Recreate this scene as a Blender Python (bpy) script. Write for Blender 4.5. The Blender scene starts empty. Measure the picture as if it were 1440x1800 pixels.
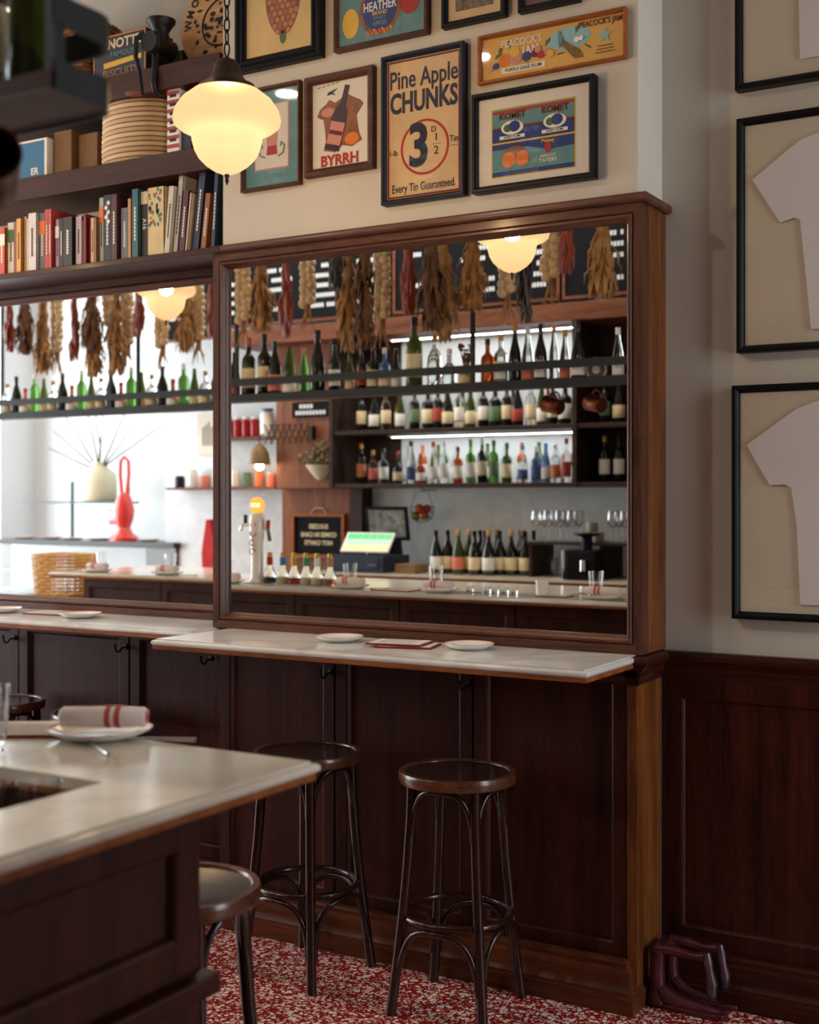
import bpy, bmesh, math, random
from mathutils import Vector, Matrix
random.seed(7)
PI = math.pi
scene = bpy.context.scene
COL = scene.collection

# ------------------------------------------------------------------ camera
CAM_H = 1.58
cam_data = bpy.data.cameras.new('camera')
cam = bpy.data.objects.new('camera', cam_data)
COL.objects.link(cam)
cam.location = (0, 0, CAM_H)
cam.rotation_euler = (PI/2, 0, math.radians(30.6))
cam_data.lens = 44.96
cam_data.sensor_width = 36
cam_data.shift_y = -24/1800
cam_data.clip_start = 0.05
cam_data.dof.use_dof = True
cam_data.dof.focus_distance = 4.1
cam_data.dof.aperture_fstop = 2.6
scene.camera = cam

# ------------------------------------------------------------------ view + world + daylight
scene.view_settings.view_transform = 'Standard'
scene.view_settings.look = 'None'
scene.view_settings.gamma = 1
scene.view_settings.use_curve_mapping = False
scene.view_settings.exposure = -0.3

world = bpy.data.worlds.new('sky'); scene.world = world
world.use_nodes = True
wn = world.node_tree.nodes; wl = world.node_tree.links
wn['Background'].inputs['Color'].default_value = (0.84, 0.92, 1.0, 1)
wn['Background'].inputs['Strength'].default_value = 1.6

def daylight(name, loc, rot, sx, sy, power, color):
    l = bpy.data.lights.new(name, 'AREA'); l.shape = 'RECTANGLE'
    l.size = sx; l.size_y = sy; l.energy = power; l.color = color
    o = bpy.data.objects.new(name, l); COL.objects.link(o)
    o.location = loc; o.rotation_euler = rot
    return o
# daylight entering through the glazed ends of the room
daylight('street_end_daylight', (2.72, 2.95, 2.0), (0, math.radians(90), 0), 3.0, 1.1, 105, (0.86, 0.94, 1.0))
daylight('far_end_daylight', (-10.25, 1.2, 2.1), (0, math.radians(-90), 0), 3.2, 4.6, 440, (0.90, 0.96, 1.0))

# ------------------------------------------------------------------ materials
MATS = {}
def _new(name):
    m = bpy.data.materials.new(name); m.use_nodes = True
    nt = m.node_tree
    return m, nt, nt.nodes['Principled BSDF']
def lin(c):
    return tuple(((x/255)/12.92 if x/255 <= 0.04045 else ((x/255+0.055)/1.055)**2.4) for x in c) + (1,)
def plain(name, rgb, rough=0.5, metal=0.0, spec=0.5, noise=0.0, nscale=30, trans=0.0, coat=0.0, ior=1.45, emit=None, estr=0):
    if name in MATS: return MATS[name]
    m, nt, b = _new(name)
    c = lin(rgb)
    b.inputs['Base Color'].default_value = c
    b.inputs['Roughness'].default_value = rough
    b.inputs['Metallic'].default_value = metal
    b.inputs['Specular IOR Level'].default_value = spec
    b.inputs['IOR'].default_value = ior
    b.inputs['Transmission Weight'].default_value = trans
    b.inputs['Coat Weight'].default_value = coat
    if emit:
        b.inputs['Emission Color'].default_value = lin(emit); b.inputs['Emission Strength'].default_value = estr
    if noise > 0:
        tc = nt.nodes.new('ShaderNodeTexCoord'); n = nt.nodes.new('ShaderNodeTexNoise')
        n.inputs['Scale'].default_value = nscale; n.inputs['Detail'].default_value = 5
        r = nt.nodes.new('ShaderNodeValToRGB')
        r.color_ramp.elements[0].position = 0.3; r.color_ramp.elements[1].position = 0.7
        r.color_ramp.elements[0].color = tuple(x*(1-noise) for x in c[:3]) + (1,)
        r.color_ramp.elements[1].color = tuple(min(1, x*(1+noise)) for x in c[:3]) + (1,)
        nt.links.new(tc.outputs['Object'], n.inputs['Vector']); nt.links.new(n.outputs['Fac'], r.inputs['Fac'])
        nt.links.new(r.outputs['Color'], b.inputs['Base Color'])
    MATS[name] = m
    return m
def wood(name, dark, light, axis='z', rough=0.35, fine=60, bump=0.05, coat=0.0):
    if name in MATS: return MATS[name]
    m, nt, b = _new(name)
    tc = nt.nodes.new('ShaderNodeTexCoord'); mp = nt.nodes.new('ShaderNodeMapping')
    sc = {'x': (0.6, 9, 9), 'y': (9, 0.6, 9), 'z': (9, 9, 0.6)}[axis]
    mp.inputs['Scale'].default_value = sc
    n1 = nt.nodes.new('ShaderNodeTexNoise'); n1.inputs['Scale'].default_value = 2.2; n1.inputs['Detail'].default_value = 6; n1.inputs['Roughness'].default_value = 0.65
    n2 = nt.nodes.new('ShaderNodeTexNoise'); n2.inputs['Scale'].default_value = fine/3; n2.inputs['Detail'].default_value = 3
    mx = nt.nodes.new('ShaderNodeMix'); mx.data_type = 'FLOAT'; mx.inputs[0].default_value = 0.4
    r = nt.nodes.new('ShaderNodeValToRGB')
    r.color_ramp.elements[0].position = 0.36; r.color_ramp.elements[1].position = 0.66
    r.color_ramp.elements[0].color = lin(dark); r.color_ramp.elements[1].color = lin(light)
    bp = nt.nodes.new('ShaderNodeBump'); bp.inputs['Strength'].default_value = bump; bp.inputs['Distance'].default_value = 0.002
    L = nt.links.new
    L(tc.outputs['Object'], mp.inputs['Vector']); L(mp.outputs['Vector'], n1.inputs['Vector']); L(mp.outputs['Vector'], n2.inputs['Vector'])
    L(n1.outputs['Fac'], mx.inputs[2]); L(n2.outputs['Fac'], mx.inputs[3]); L(mx.outputs[0], r.inputs['Fac'])
    L(r.outputs['Color'], b.inputs['Base Color']); L(n2.outputs['Fac'], bp.inputs['Height']); L(bp.outputs['Normal'], b.inputs['Normal'])
    b.inputs['Roughness'].default_value = rough; b.inputs['Coat Weight'].default_value = coat
    b.inputs['Coat Roughness'].default_value = 0.15; b.inputs['Specular IOR Level'].default_value = 0.22
    MATS[name] = m
    return m
def marble(name, base, vein, rough=0.18, scale=2.0):
    if name in MATS: return MATS[name]
    m, nt, b = _new(name); L = nt.links.new
    tc = nt.nodes.new('ShaderNodeTexCoord')
    n = nt.nodes.new('ShaderNodeTexNoise'); n.inputs['Scale'].default_value = scale; n.inputs['Detail'].default_value = 9; n.inputs['Distortion'].default_value = 1.6
    r = nt.nodes.new('ShaderNodeValToRGB')
    e = r.color_ramp.elements
    e[0].position = 0.40; e[0].color = lin(base); e[1].position = 0.62; e[1].color = lin(base)
    k = e.new(0.505); k.color = lin(vein)
    L(tc.outputs['Object'], n.inputs['Vector']); L(n.outputs['Fac'], r.inputs['Fac']); L(r.outputs['Color'], b.inputs['Base Color'])
    b.inputs['Roughness'].default_value = rough
    MATS[name] = m
    return m
def plaster(name, rgb, bump=0.12):
    if name in MATS: return MATS[name]
    m, nt, b = _new(name); L = nt.links.new
    tc = nt.nodes.new('ShaderNodeTexCoord')
    n = nt.nodes.new('ShaderNodeTexNoise'); n.inputs['Scale'].default_value = 90; n.inputs['Detail'].default_value = 6
    n2 = nt.nodes.new('ShaderNodeTexNoise'); n2.inputs['Scale'].default_value = 3; n2.inputs['Detail'].default_value = 3
    r = nt.nodes.new('ShaderNodeValToRGB'); c = lin(rgb)
    r.color_ramp.elements[0].color = tuple(x*0.93 for x in c[:3])+(1,); r.color_ramp.elements[1].color = tuple(min(1, x*1.05) for x in c[:3])+(1,)
    bp = nt.nodes.new('ShaderNodeBump'); bp.inputs['Strength'].default_value = bump; bp.inputs['Distance'].default_value = 0.004
    L(tc.outputs['Object'], n.inputs['Vector']); L(tc.outputs['Object'], n2.inputs['Vector'])
    L(n2.outputs['Fac'], r.inputs['Fac']); L(r.outputs['Color'], b.inputs['Base Color'])
    L(n.outputs['Fac'], bp.inputs['Height']); L(bp.outputs['Normal'], b.inputs['Normal'])
    b.inputs['Roughness'].default_value = 0.85; b.inputs['Specular IOR Level'].default_value = 0.2
    MATS[name] = m
    return m
def terrazzo():
    m, nt, b = _new('red_terrazzo'); L = nt.links.new
    tc = nt.nodes.new('ShaderNodeTexCoord')
    v = nt.nodes.new('ShaderNodeTexVoronoi'); v.inputs['Scale'].default_value = 72
    v2 = nt.nodes.new('ShaderNodeTexVoronoi'); v2.inputs['Scale'].default_value = 150
    sep = nt.nodes.new('ShaderNodeSeparateColor'); sep2 = nt.nodes.new('ShaderNodeSeparateColor')
    def chips(vn, sepn, thr_c, thr_d):
        L(tc.outputs['Object'], vn.inputs['Vector']); L(vn.outputs['Color'], sepn.inputs['Color'])
        a = nt.nodes.new('ShaderNodeMath'); a.operation = 'GREATER_THAN'; a.inputs[1].default_value = thr_c
        d = nt.nodes.new('ShaderNodeMath'); d.operation = 'LESS_THAN'; d.inputs[1].default_value = thr_d
        mu = nt.nodes.new('ShaderNodeMath'); mu.operation = 'MULTIPLY'
        L(sepn.outputs['Red'], a.inputs[0]); L(vn.outputs['Distance'], d.inputs[0]); L(a.outputs[0], mu.inputs[0]); L(d.outputs[0], mu.inputs[1])
        return mu
    c1 = chips(v, sep, 0.42, 0.52); c2 = chips(v2, sep2, 0.68, 0.5)
    mxv = nt.nodes.new('ShaderNodeMath'); mxv.operation = 'MAXIMUM'
    L(c1.outputs[0], mxv.inputs[0]); L(c2.outputs[0], mxv.inputs[1])
    n = nt.nodes.new('ShaderNodeTexNoise'); n.inputs['Scale'].default_value = 60
    L(tc.outputs['Object'], n.inputs['Vector'])
    r = nt.nodes.new('ShaderNodeValToRGB'); r.color_ramp.elements[0].color = lin((112, 18, 14)); r.color_ramp.elements[1].color = lin((170, 40, 28))
    L(n.outputs['Fac'], r.inputs['Fac'])
    r2 = nt.nodes.new('ShaderNodeValToRGB'); r2.color_ramp.elements[0].color = lin((214, 160, 148)); r2.color_ramp.elements[1].color = lin((252, 238, 230))
    L(sep.outputs['Green'], r2.inputs['Fac'])
    mx = nt.nodes.new('ShaderNodeMix'); mx.data_type = 'RGBA'
    L(mxv.outputs[0], mx.inputs[0]); L(r.outputs['Color'], mx.inputs[6]); L(r2.outputs['Color'], mx.inputs[7])
    L(mx.outputs[2], b.inputs['Base Color']); b.inputs['Roughness'].default_value = 0.32
    return m
def thin_pane(name='thin_clear_pane', power=4, gain=.7, floor_=.03):
    m, nt, b = _new(name); L = nt.links.new
    nt.nodes.remove(b)
    t = nt.nodes.new('ShaderNodeBsdfTransparent'); g = nt.nodes.new('ShaderNodeBsdfGlossy'); g.inputs['Roughness'].default_value = 0.02
    lw = nt.nodes.new('ShaderNodeLayerWeight'); pw = nt.nodes.new('ShaderNodeMath'); pw.operation = 'POWER'; pw.inputs[1].default_value = power
    f = nt.nodes.new('ShaderNodeMath'); f.operation = 'MULTIPLY_ADD'; f.inputs[1].default_value = gain; f.inputs[2].default_value = floor_
    L(lw.outputs['Facing'], pw.inputs[0]); L(pw.outputs[0], f.inputs[0])
    mx = nt.nodes.new('ShaderNodeMixShader')
    L(f.outputs[0], mx.inputs[0]); L(t.outputs[0], mx.inputs[1]); L(g.outputs[0], mx.inputs[2]); L(mx.outputs[0], nt.nodes['Material Output'].inputs['Surface'])
    return m
def opal():
    m, nt, b = _new('glowing_opal_glass'); L = nt.links.new
    nt.nodes.remove(b)
    e = nt.nodes.new('ShaderNodeEmission'); e.inputs['Color'].default_value = (1.0, 0.66, 0.33, 1)
    tc = nt.nodes.new('ShaderNodeTexCoord'); vd = nt.nodes.new('ShaderNodeVectorMath'); vd.operation = 'DISTANCE'; vd.inputs[1].default_value = (0, 0, .175)
    mr = nt.nodes.new('ShaderNodeMapRange'); mr.inputs[1].default_value = .085; mr.inputs[2].default_value = .16; mr.inputs[3].default_value = 1.25; mr.inputs[4].default_value = .82
    L(tc.outputs['Object'], vd.inputs[0]); L(vd.outputs['Value'], mr.inputs[0]); L(mr.outputs[0], e.inputs['Strength'])
    t = nt.nodes.new('ShaderNodeBsdfTransparent'); t.inputs['Color'].default_value = (1, 0.85, 0.6, 1)
    d = nt.nodes.new('ShaderNodeBsdfTranslucent'); d.inputs['Color'].default_value = (0.008, 0.006, 0.0035, 1)
    a = nt.nodes.new('ShaderNodeMixShader'); a.inputs[0].default_value = 0.3
    s = nt.nodes.new('ShaderNodeAddShader')
    L(d.outputs[0], a.inputs[1]); L(t.outputs[0], a.inputs[2]); L(a.outputs[0], s.inputs[0]); L(e.outputs[0], s.inputs[1])
    L(s.outputs[0], nt.nodes['Material Output'].inputs['Surface'])
    return m

WD, WL = (32, 9, 5), (76, 30, 15)
W_X = wood('mahogany_grain_along_x', WD, WL, 'x', 0.42, coat=0.06)
W_Y = wood('mahogany_grain_along_y', WD, WL, 'y', 0.42, coat=0.06)
W_Z = wood('mahogany_grain_upright', WD, WL, 'z', 0.42, coat=0.06)
W_MID = wood('lit_tone_mahogany_skirting', (60, 26, 12), (112, 58, 30), 'x', 0.4)  # lightened mahogany: light on the skirting's side put into its colour
W_MIDX = wood('frame_mahogany_grain_along_x', (56, 29, 20), (110, 67, 47), 'x', 0.36, coat=0.12)
W_MIDZ = wood('frame_mahogany_grain_upright', (52, 27, 18), (100, 60, 42), 'z', 0.36, coat=0.12)
W_LITSIDE = wood('lit_tone_mahogany_side', (74, 36, 14), (134, 78, 36), 'z', 0.4)  # lighter copy of the mahogany: light on the side put into the colour
W_EDGE = wood('warm_oak_edging', (104, 54, 24), (168, 100, 52), 'x', 0.35)
W_BAR = wood('back_bar_brown_wood', (96, 56, 38), (150, 96, 68), 'z', 0.45)
W_BARX = wood('back_bar_beam_wood', (84, 46, 32), (132, 82, 58), 'x', 0.45)
W_STOOL = wood('dark_bentwood', (26, 12, 10), (58, 28, 20), 'z', 0.22, coat=0.5)
W_STOOLR = wood('worn_bentwood_rim', (58, 30, 20), (110, 66, 44), 'x', 0.25, coat=0.4)
W_RACK = wood('grey_brown_underside_board', (62, 52, 54), (96, 82, 80), 'x', 0.6)
W_LIGHT = wood('pale_timber', (170, 120, 76), (214, 168, 116), 'x', 0.6)
W_FRAME = wood('walnut_picture_frame', (52, 26, 14), (96, 54, 30), 'x', 0.4)
W_OAKF = wood('orange_oak_picture_frame', (120, 62, 24), (172, 100, 46), 'x', 0.4)
MARBLE = marble('white_marble_top', (226, 222, 214), (208, 205, 200), 0.16)
MARBLE_BAR = marble('cream_marble_bar_top', (226, 216, 198), (212, 200, 182), 0.14)
MARBLE_W = marble('pale_grey_marble_wall', (214, 220, 224), (202, 209, 214), 0.3, 3)
WALL = plaster('warm_white_plaster', (204, 196, 182))
WALL_W = plaster('bright_white_plaster', (232, 234, 236))
CEIL = plaster('ceiling_paint', (214, 208, 198))
TERRAZZO = terrazzo()
PANE = thin_pane()
TGLASS = thin_pane('thin_drinking_glass', 1.6, .75, .07)
OPAL = opal()
MIRROR = plain('mirror_silver', (236, 238, 236), 0.0, 1.0)
BLACK = plain('black_paint', (14, 13, 16), 0.4, spec=.18)
STEEL_B = plain('blackened_steel', (38, 44, 49), 0.5, 0.0, 0.35)
STEEL_G = plain('grey_painted_steel', (70, 82, 86), 0.5, 0.2)
IRON = plain('cast_iron', (40, 36, 38), 0.45, 0.6)
BRONZE = plain('brown_bronze', (66, 46, 34), 0.4, 0.7)
COPPER = plain('dull_copper', (104, 58, 40), 0.35, 0.9)
CHROME = plain('bright_steel', (210, 212, 214), 0.12, 1.0)
PORC = plain('white_porcelain', (236, 233, 226), 0.15, coat=0.4)
REDLINE = plain('red_rim_line', (190, 60, 50), 0.3)
LINEN = plain('white_linen', (226, 208, 200), 0.9)
LINEN_R = plain('red_linen_stripe', (182, 74, 70), 0.9)
MENU_R = plain('red_leatherette', (128, 22, 22), 0.45)
PAPER = plain('printed_paper', (222, 214, 200), 0.8, noise=0.08, nscale=120)
CREAM = plain('aged_cream_paper', (214, 184, 140), 0.8, noise=0.12, nscale=9)
WHITEP = plain('white_mat_board', (226, 220, 208), 0.85)
SHIRT = plain('pale_cotton_cloth', (198, 190, 188), 0.95, noise=0.05, nscale=400)
BACKER = plain('ivory_backing_board', (206, 194, 172), 0.9)
NAVY = plain('navy_ink', (30, 36, 58), 0.7)
REDI = plain('red_ink', (176, 44, 34), 0.7)
MAROON = plain('maroon_ink', (110, 26, 28), 0.7)
BLACKI = plain('black_ink', (28, 26, 30), 0.7)
TEALI = plain('teal_ink', (98, 144, 146), 0.7, noise=.12, nscale=30)
BLUEI = plain('blue_ink', (40, 62, 128), 0.7)
YELI = plain('yellow_ink', (226, 184, 60), 0.7)
ORAI = plain('orange_ink', (222, 122, 50), 0.7)
GREENI = plain('green_ink', (74, 110, 62), 0.7)
BROWNI = plain('brown_ink', (140, 88, 54), 0.7, noise=0.3, nscale=40)
PINKI = plain('pink_ink', (206, 140, 124), 0.7)
WHITEI = plain('white_ink', (236, 232, 222), 0.7)
SKYI = plain('pale_blue_ink', (150, 196, 206), 0.7)
PURPI = plain('plum_ink', (70, 44, 84), 0.7)
DGLASS = plain('dark_wine_glass', (18, 20, 14), 0.06, spec=0.7)
GGLASS = plain('green_bottle_glass', (70, 84, 30), 0.05, trans=0.5)
LGLASS = plain('leaf_green_glass', (96, 150, 70), 0.05, trans=0.6)
CGLASS = plain('clear_glass', (238, 246, 244), 0.02, trans=1.0)
AGLASS = plain('amber_spirit', (176, 78, 22), 0.05, trans=0.6)
RGLASS = plain('red_liquor', (170, 24, 20), 0.08, trans=0.4)
BGLASS = plain('blue_spirit_glass', (90, 120, 160), 0.06, trans=0.7)
LAB_CREAM = plain('cream_label', (224, 206, 168), 0.7, noise=0.12, nscale=60)
LAB_WHITE = plain('white_label', (232, 230, 224), 0.7, noise=0.06, nscale=60)
LAB_RED = plain('red_label', (168, 62, 50), 0.6)
LAB_PINK = plain('pink_label', (214, 120, 100), 0.7)
LAB_BLUE = plain('blue_label', (70, 88, 140), 0.6)
LAB_GREEN = plain('green_label', (96, 122, 92), 0.6)
LAB_ORANGE = plain('orange_label', (206, 126, 84), 0.6)
CAP_BLACK = plain('black_cap', (22, 20, 22), 0.4)
CAP_RED = plain('red_cap', (168, 26, 28), 0.4)
CAP_GOLD = plain('gold_cap', (190, 150, 60), 0.3, 0.6)
CAP_CORK = plain('cork', (184, 138, 88), 0.9)
CAP_GREEN = plain('green_cap', (50, 140, 70), 0.4)
CAP_WHITE = plain('white_cap', (226, 226, 224), 0.4)
CAP_BLUE = plain('blue_tape', (40, 120, 190), 0.5)
GARLIC = plain('garlic_skin', (206, 182, 146), 0.6, noise=0.15, nscale=30)
HUSK = plain('dried_husk', (156, 116, 72), 0.8, noise=0.35, nscale=14)
HUSKD = plain('dark_dried_leaf', (92, 60, 36), 0.8, noise=0.35, nscale=14)
CHILLI = plain('dried_red_chilli', (128, 46, 20), 0.4, noise=0.35, nscale=20)
CHILLID = plain('dark_dried_chilli', (44, 22, 24), 0.4, noise=0.3, nscale=20)
WICKER = plain('brown_wicker', (148, 96, 54), 0.7, noise=0.3, nscale=60)
WICKERL = plain('pale_wicker', (206, 160, 94), 0.7, noise=0.2, nscale=60)
SLATE = plain('black_menu_board', (11, 12, 18), 0.7, spec=.15)

# ------------------------------------------------------------------ mesh helpers
class MB:
    def __init__(s): s.v = []; s.f = []
    def add(s, vs, fs):
        o = len(s.v); s.v += [tuple(p) for p in vs]; s.f += [tuple(i+o for i in q) for q in fs]; return s
    def box(s, x0, x1, y0, y1, z0, z1):
        return s.add([(x0,y0,z0),(x1,y0,z0),(x1,y1,z0),(x0,y1,z0),(x0,y0,z1),(x1,y0,z1),(x1,y1,z1),(x0,y1,z1)],
                     [(0,3,2,1),(4,5,6,7),(0,1,5,4),(1,2,6,5),(2,3,7,6),(3,0,4,7)])
    def lathe(s, prof, n=20, c=(0,0,0), close=False):
        vs, fs = [], []
        m = len(prof)
        for r, z in prof:
            for i in range(n):
                a = 2*PI*i/n; vs.append((c[0]+r*math.cos(a), c[1]+r*math.sin(a), c[2]+z))
        rng = m if close else m-1
        for j in range(rng):
            k = (j+1) % m
            for i in range(n):
                i2 = (i+1) % n
                fs.append((j*n+i, j*n+i2, k*n+i2, k*n+i))
        if not close:
            if prof[0][0] > 1e-6: fs.append(tuple(reversed(range(n))))
            if prof[-1][0] > 1e-6: fs.append(tuple((m-1)*n+i for i in range(n)))
        return s.add(vs, fs)
    def tube(s, pts, r, n=8, closed=False):
        pts = [Vector(p) for p in pts]; m = len(pts)
        rad = r if isinstance(r, (list, tuple)) else [r]*m
        vs, fs = [], []
        up = None
        for i, p in enumerate(pts):
            if closed: d = pts[(i+1) % m]-pts[i-1]
            else: d = pts[min(i+1, m-1)]-pts[max(i-1, 0)]
            d.normalize()
            if up is None:
                up = Vector((0,0,1)) if abs(d.z) < 0.9 else Vector((1,0,0))
            a = (up - d*up.dot(d)); a.normalize(); b = d.cross(a); up = a
            for k in range(n):
                t = 2*PI*k/n; vs.append(p + (a*math.cos(t)+b*math.sin(t))*rad[i])
        for i in range(m if closed else m-1):
            j = (i+1) % m
            for k in range(n):
                k2 = (k+1) % n; fs.append((i*n+k, i*n+k2, j*n+k2, j*n+k))
        if not closed:
            fs.append(tuple(reversed(range(n)))); fs.append(tuple((m-1)*n+k for k in range(n)))
        return s.add(vs, fs)
    def prism_xz(s, poly, y0, y1):       # polygon in x,z extruded along y
        n = len(poly)
        vs = [(x, y0, z) for x, z in poly] + [(x, y1, z) for x, z in poly]
        fs = [tuple(range(n)), tuple(reversed(range(n, 2*n)))] + [(i, i+n, (i+1) % n+n, (i+1) % n) for i in range(n)]
        return s.add(vs, fs)
    def prism_xy(s, poly, z0, z1):
        n = len(poly)
        vs = [(x, y, z0) for x, y in poly] + [(x, y, z1) for x, y in poly]
        fs = [tuple(reversed(range(n))), tuple(range(n, 2*n))] + [(i, (i+1) % n, (i+1) % n+n, i+n) for i in range(n)]
        return s.add(vs, fs)
    def sphere(s, c, r, n=12, sz=1.0):
        m = n//2
        return s.lathe([(r*math.sin(PI*j/m), -r*sz*math.cos(PI*j/m)) for j in range(m+1)], n, c)
    def sweep(s, path, prof):            # prof (out, z); out is to the left of travel
        P = [Vector((p[0], p[1])) for p in path]; m = len(P); k = len(prof)
        vs, fs = [], []
        for i, p in enumerate(P):
            ns = []
            if i > 0: d = (P[i]-P[i-1]).normalized(); ns.append(Vector((-d.y, d.x)))
            if i < m-1: d = (P[i+1]-P[i]).normalized(); ns.append(Vector((-d.y, d.x)))
            nn = sum(ns, Vector((0,0))); nn.normalize(); nn /= max(0.3, nn.dot(ns[0]))
            for o, z in prof: q = p+nn*o; vs.append((q.x, q.y, z))
        for i in range(m-1):
            for j in range(k-1): fs.append((i*k+j, i*k+j+1, (i+1)*k+j+1, (i+1)*k+j))
        fs.append(tuple(range(k))); fs.append(tuple(reversed(range((m-1)*k, m*k))))
        return s.add(vs, fs)
    def rectframe(s, x0, x1, z0, z1, prof, sides=(0,1,2,3)):   # prof (inset, y) outer-back to inner-back, facing -y
        k = len(prof); vs, fs = [], []
        for i, y in prof: vs += [(x0+i, y, z0+i), (x1-i, y, z0+i), (x1-i, y, z1-i), (x0+i, y, z1-i)]
        for j in range(k-1):
            for c in sides:
                d = (c+1) % 4; fs.append((j*4+c, j*4+d, (j+1)*4+d, (j+1)*4+c))
        if len(sides) == 4:
            for c in sides: d = (c+1) % 4; fs.append(((k-1)*4+c, (k-1)*4+d, d, c))
        return s.add(vs, fs)
    def build(s, name, mat, parent=None, smooth=False, bevel=0, loc=None, rot=None):
        me = bpy.data.meshes.new(name)
        me.from_pydata(s.v, [], s.f)
        bm = bmesh.new(); bm.from_mesh(me)
        bmesh.ops.delete(bm, geom=[v for v in bm.verts if not v.link_faces], context='VERTS')
        bmesh.ops.remove_doubles(bm, verts=bm.verts, dist=1e-6)
        bmesh.ops.recalc_face_normals(bm, faces=bm.faces)
        bm.to_mesh(me); bm.free()
        if mat: me.materials.append(mat)
        if smooth:
            for p in me.polygons: p.use_smooth = True
            me.set_sharp_from_angle(angle=math.radians(smooth if smooth is not True else 40))
        return link(name, me, parent, loc, rot, bevel)
def link(name, data, parent=None, loc=None, rot=None, bevel=0):
    o = bpy.data.objects.new(name, data); COL.objects.link(o)
    if loc: o.location = loc
    if rot: o.rotation_euler = rot
    if parent: o.parent = parent
    if bevel:
        b = o.modifiers.new('soft_edges', 'BEVEL'); b.width = bevel; b.segments = 2; b.limit_method = 'ANGLE'
    return o
def tag(o, label, cat, group=None):
    o['label'] = label; o['category'] = cat
    if group: o['group'] = group
    return o
def empty(name, loc, label, cat, group=None, rot=None):
    o = link(name, None, None, loc, rot); o.empty_display_size = 0.05
    return tag(o, label, cat, group)
def struct(o): o['kind'] = 'structure'; return o
def copy_tree(src, loc, rot=None, label=None, group=None, scale=None):
    c = src.copy(); COL.objects.link(c); c.location = loc
    if rot is not None: c.rotation_euler = rot
    if scale: c.scale = scale
    if label: c['label'] = label
    if group: c['group'] = group
    for ch in list(src.children):
        d = ch.copy(); COL.objects.link(d); d.parent = c
        for g in list(ch.children):
            e = g.copy(); COL.objects.link(e); e.parent = d
    return c
def text(body, size, mat, parent, x, z, y, sx=1.0, bold=0.0, rotz=0, align='CENTER', spin=0, name='lettering'):
    cu = bpy.data.curves.new(name, 'FONT'); cu.body = body; cu.size = size; cu.align_x = align; cu.align_y = 'CENTER'
    cu.extrude = 0.0003; cu.offset = bold*size; cu.resolution_u = 3
    tmp = bpy.data.objects.new('tmp', cu); me = bpy.data.meshes.new_from_object(tmp); me.name = name
    bpy.data.objects.remove(tmp); bpy.data.curves.remove(cu); me.materials.clear(); me.materials.append(mat)
    o = link(name, me, parent, (x, y, z), None)
    o.rotation_euler = (PI/2, spin, rotz); o.scale = (sx, 1, 1)
    return o
def flat(name, poly, mat, parent, y, t=0.0006):
    return MB().prism_xz(poly, y, y-t).build(name, mat, parent)
def ell(cx, cz, rx, rz, n=20, a0=0):
    return [(cx+rx*math.cos(2*PI*i/n+a0), cz+rz*math.sin(2*PI*i/n+a0)) for i in range(n)]
def arc(c, r, a0, a1, n): return [(c[0]+r*math.cos(a0+(a1-a0)*i/n), c[1]+r*math.sin(a0+(a1-a0)*i/n)) for i in range(n+1)]

# ================================================================== ROOM SHELL
XL, XR, YR, YW, ZC = -10.4, 2.8, -1.7, 3.983, 4.3
def wall(name, *boxes, mat=WALL):
    m = MB()
    for b in boxes: m.box(*b)
    return struct(m.build(name, mat))
struct(MB().box(XL-.2, XR+.2, YR-.2, 4.25, -0.1, 0).build('floor', TERRAZZO))
struct(MB().box(XL-.2, XR+.2, YR-.2, 4.25, ZC, ZC+.1).build('ceiling', CEIL))
wall('wall_back', (XL, -3.033, 4.06, 4.25, 0, ZC), (-1.404, XR, YW, 4.25, 0, ZC))
wall('wall_breast', (-3.033, -1.404, 3.76, 4.25, 2.50, ZC), (-3.033, -1.445, 3.83, 4.25, 0, 2.50))
wall('wall_street_end', (XR, XR+.2, YR, 2.35, 0, ZC), (XR, XR+.2, 3.6, YW, 0, ZC), (XR, XR+.2, 2.35, 3.6, 0, 0.4), (XR, XR+.2, 2.35, 3.6, 3.7, ZC))
wall('wall_light_block', (.80, .90, YR, 2.25, 0, ZC), mat=W_Z)  # unseen wall added to keep street-end light off the bar end
wall('wall_far_end', (XL-.2, XL, YR, -1.2, 0, ZC), (XL-.2, XL, 3.6, 4.06, 0, ZC), (XL-.2, XL, -1.2, 3.6, 0, 0.4), (XL-.2, XL, -1.2, 3.6, 3.8, ZC), mat=WALL_W)
wall('wall_rear', (XL, -7.55, YR-.2, YR, 0, ZC), (-1.9, XR, YR-.2, YR, 0, ZC), mat=WALL_W)
wall('wall_back_bar', (-7.55, -1.9, -0.75, -0.55, 0, ZC), (-7.55, -7.45, YR-.2, -0.75, 0, ZC), (-2.0, -1.9, YR-.2, -0.75, 0, ZC), mat=MARBLE_W)
def window(name, x, y0, y1, z0, z1, ny, nz):
    m = MB(); t = 0.05
    for i in range(ny+1):
        y = y0+(y1-y0)*i/ny; m.box(x-.04, x+.04, y-t/2, y+t/2, z0, z1)
    for j in range(nz+1):
        z = z0+(z1-z0)*j/nz; m.box(x-.035, x+.035, y0, y1, z-t/2, z+t/2)
    w = struct(m.build(name, BLACK))
    for i in range(ny):
        for j in range(nz):
            ya = y0+(y1-y0)*i/ny; yb = y0+(y1-y0)*(i+1)/ny; za = z0+(z1-z0)*j/nz; zb = z0+(z1-z0)*(j+1)/nz
            MB().box(x-.003, x+.003, ya, yb, za, zb).build('pane', PANE, w)
window('window_1', XR+.1, 2.35, 3.6, 0.4, 3.7, 1, 2)
window('window_2', XL-.1, -1.2, 3.6, 0.4, 3.8, 3, 2)

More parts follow.
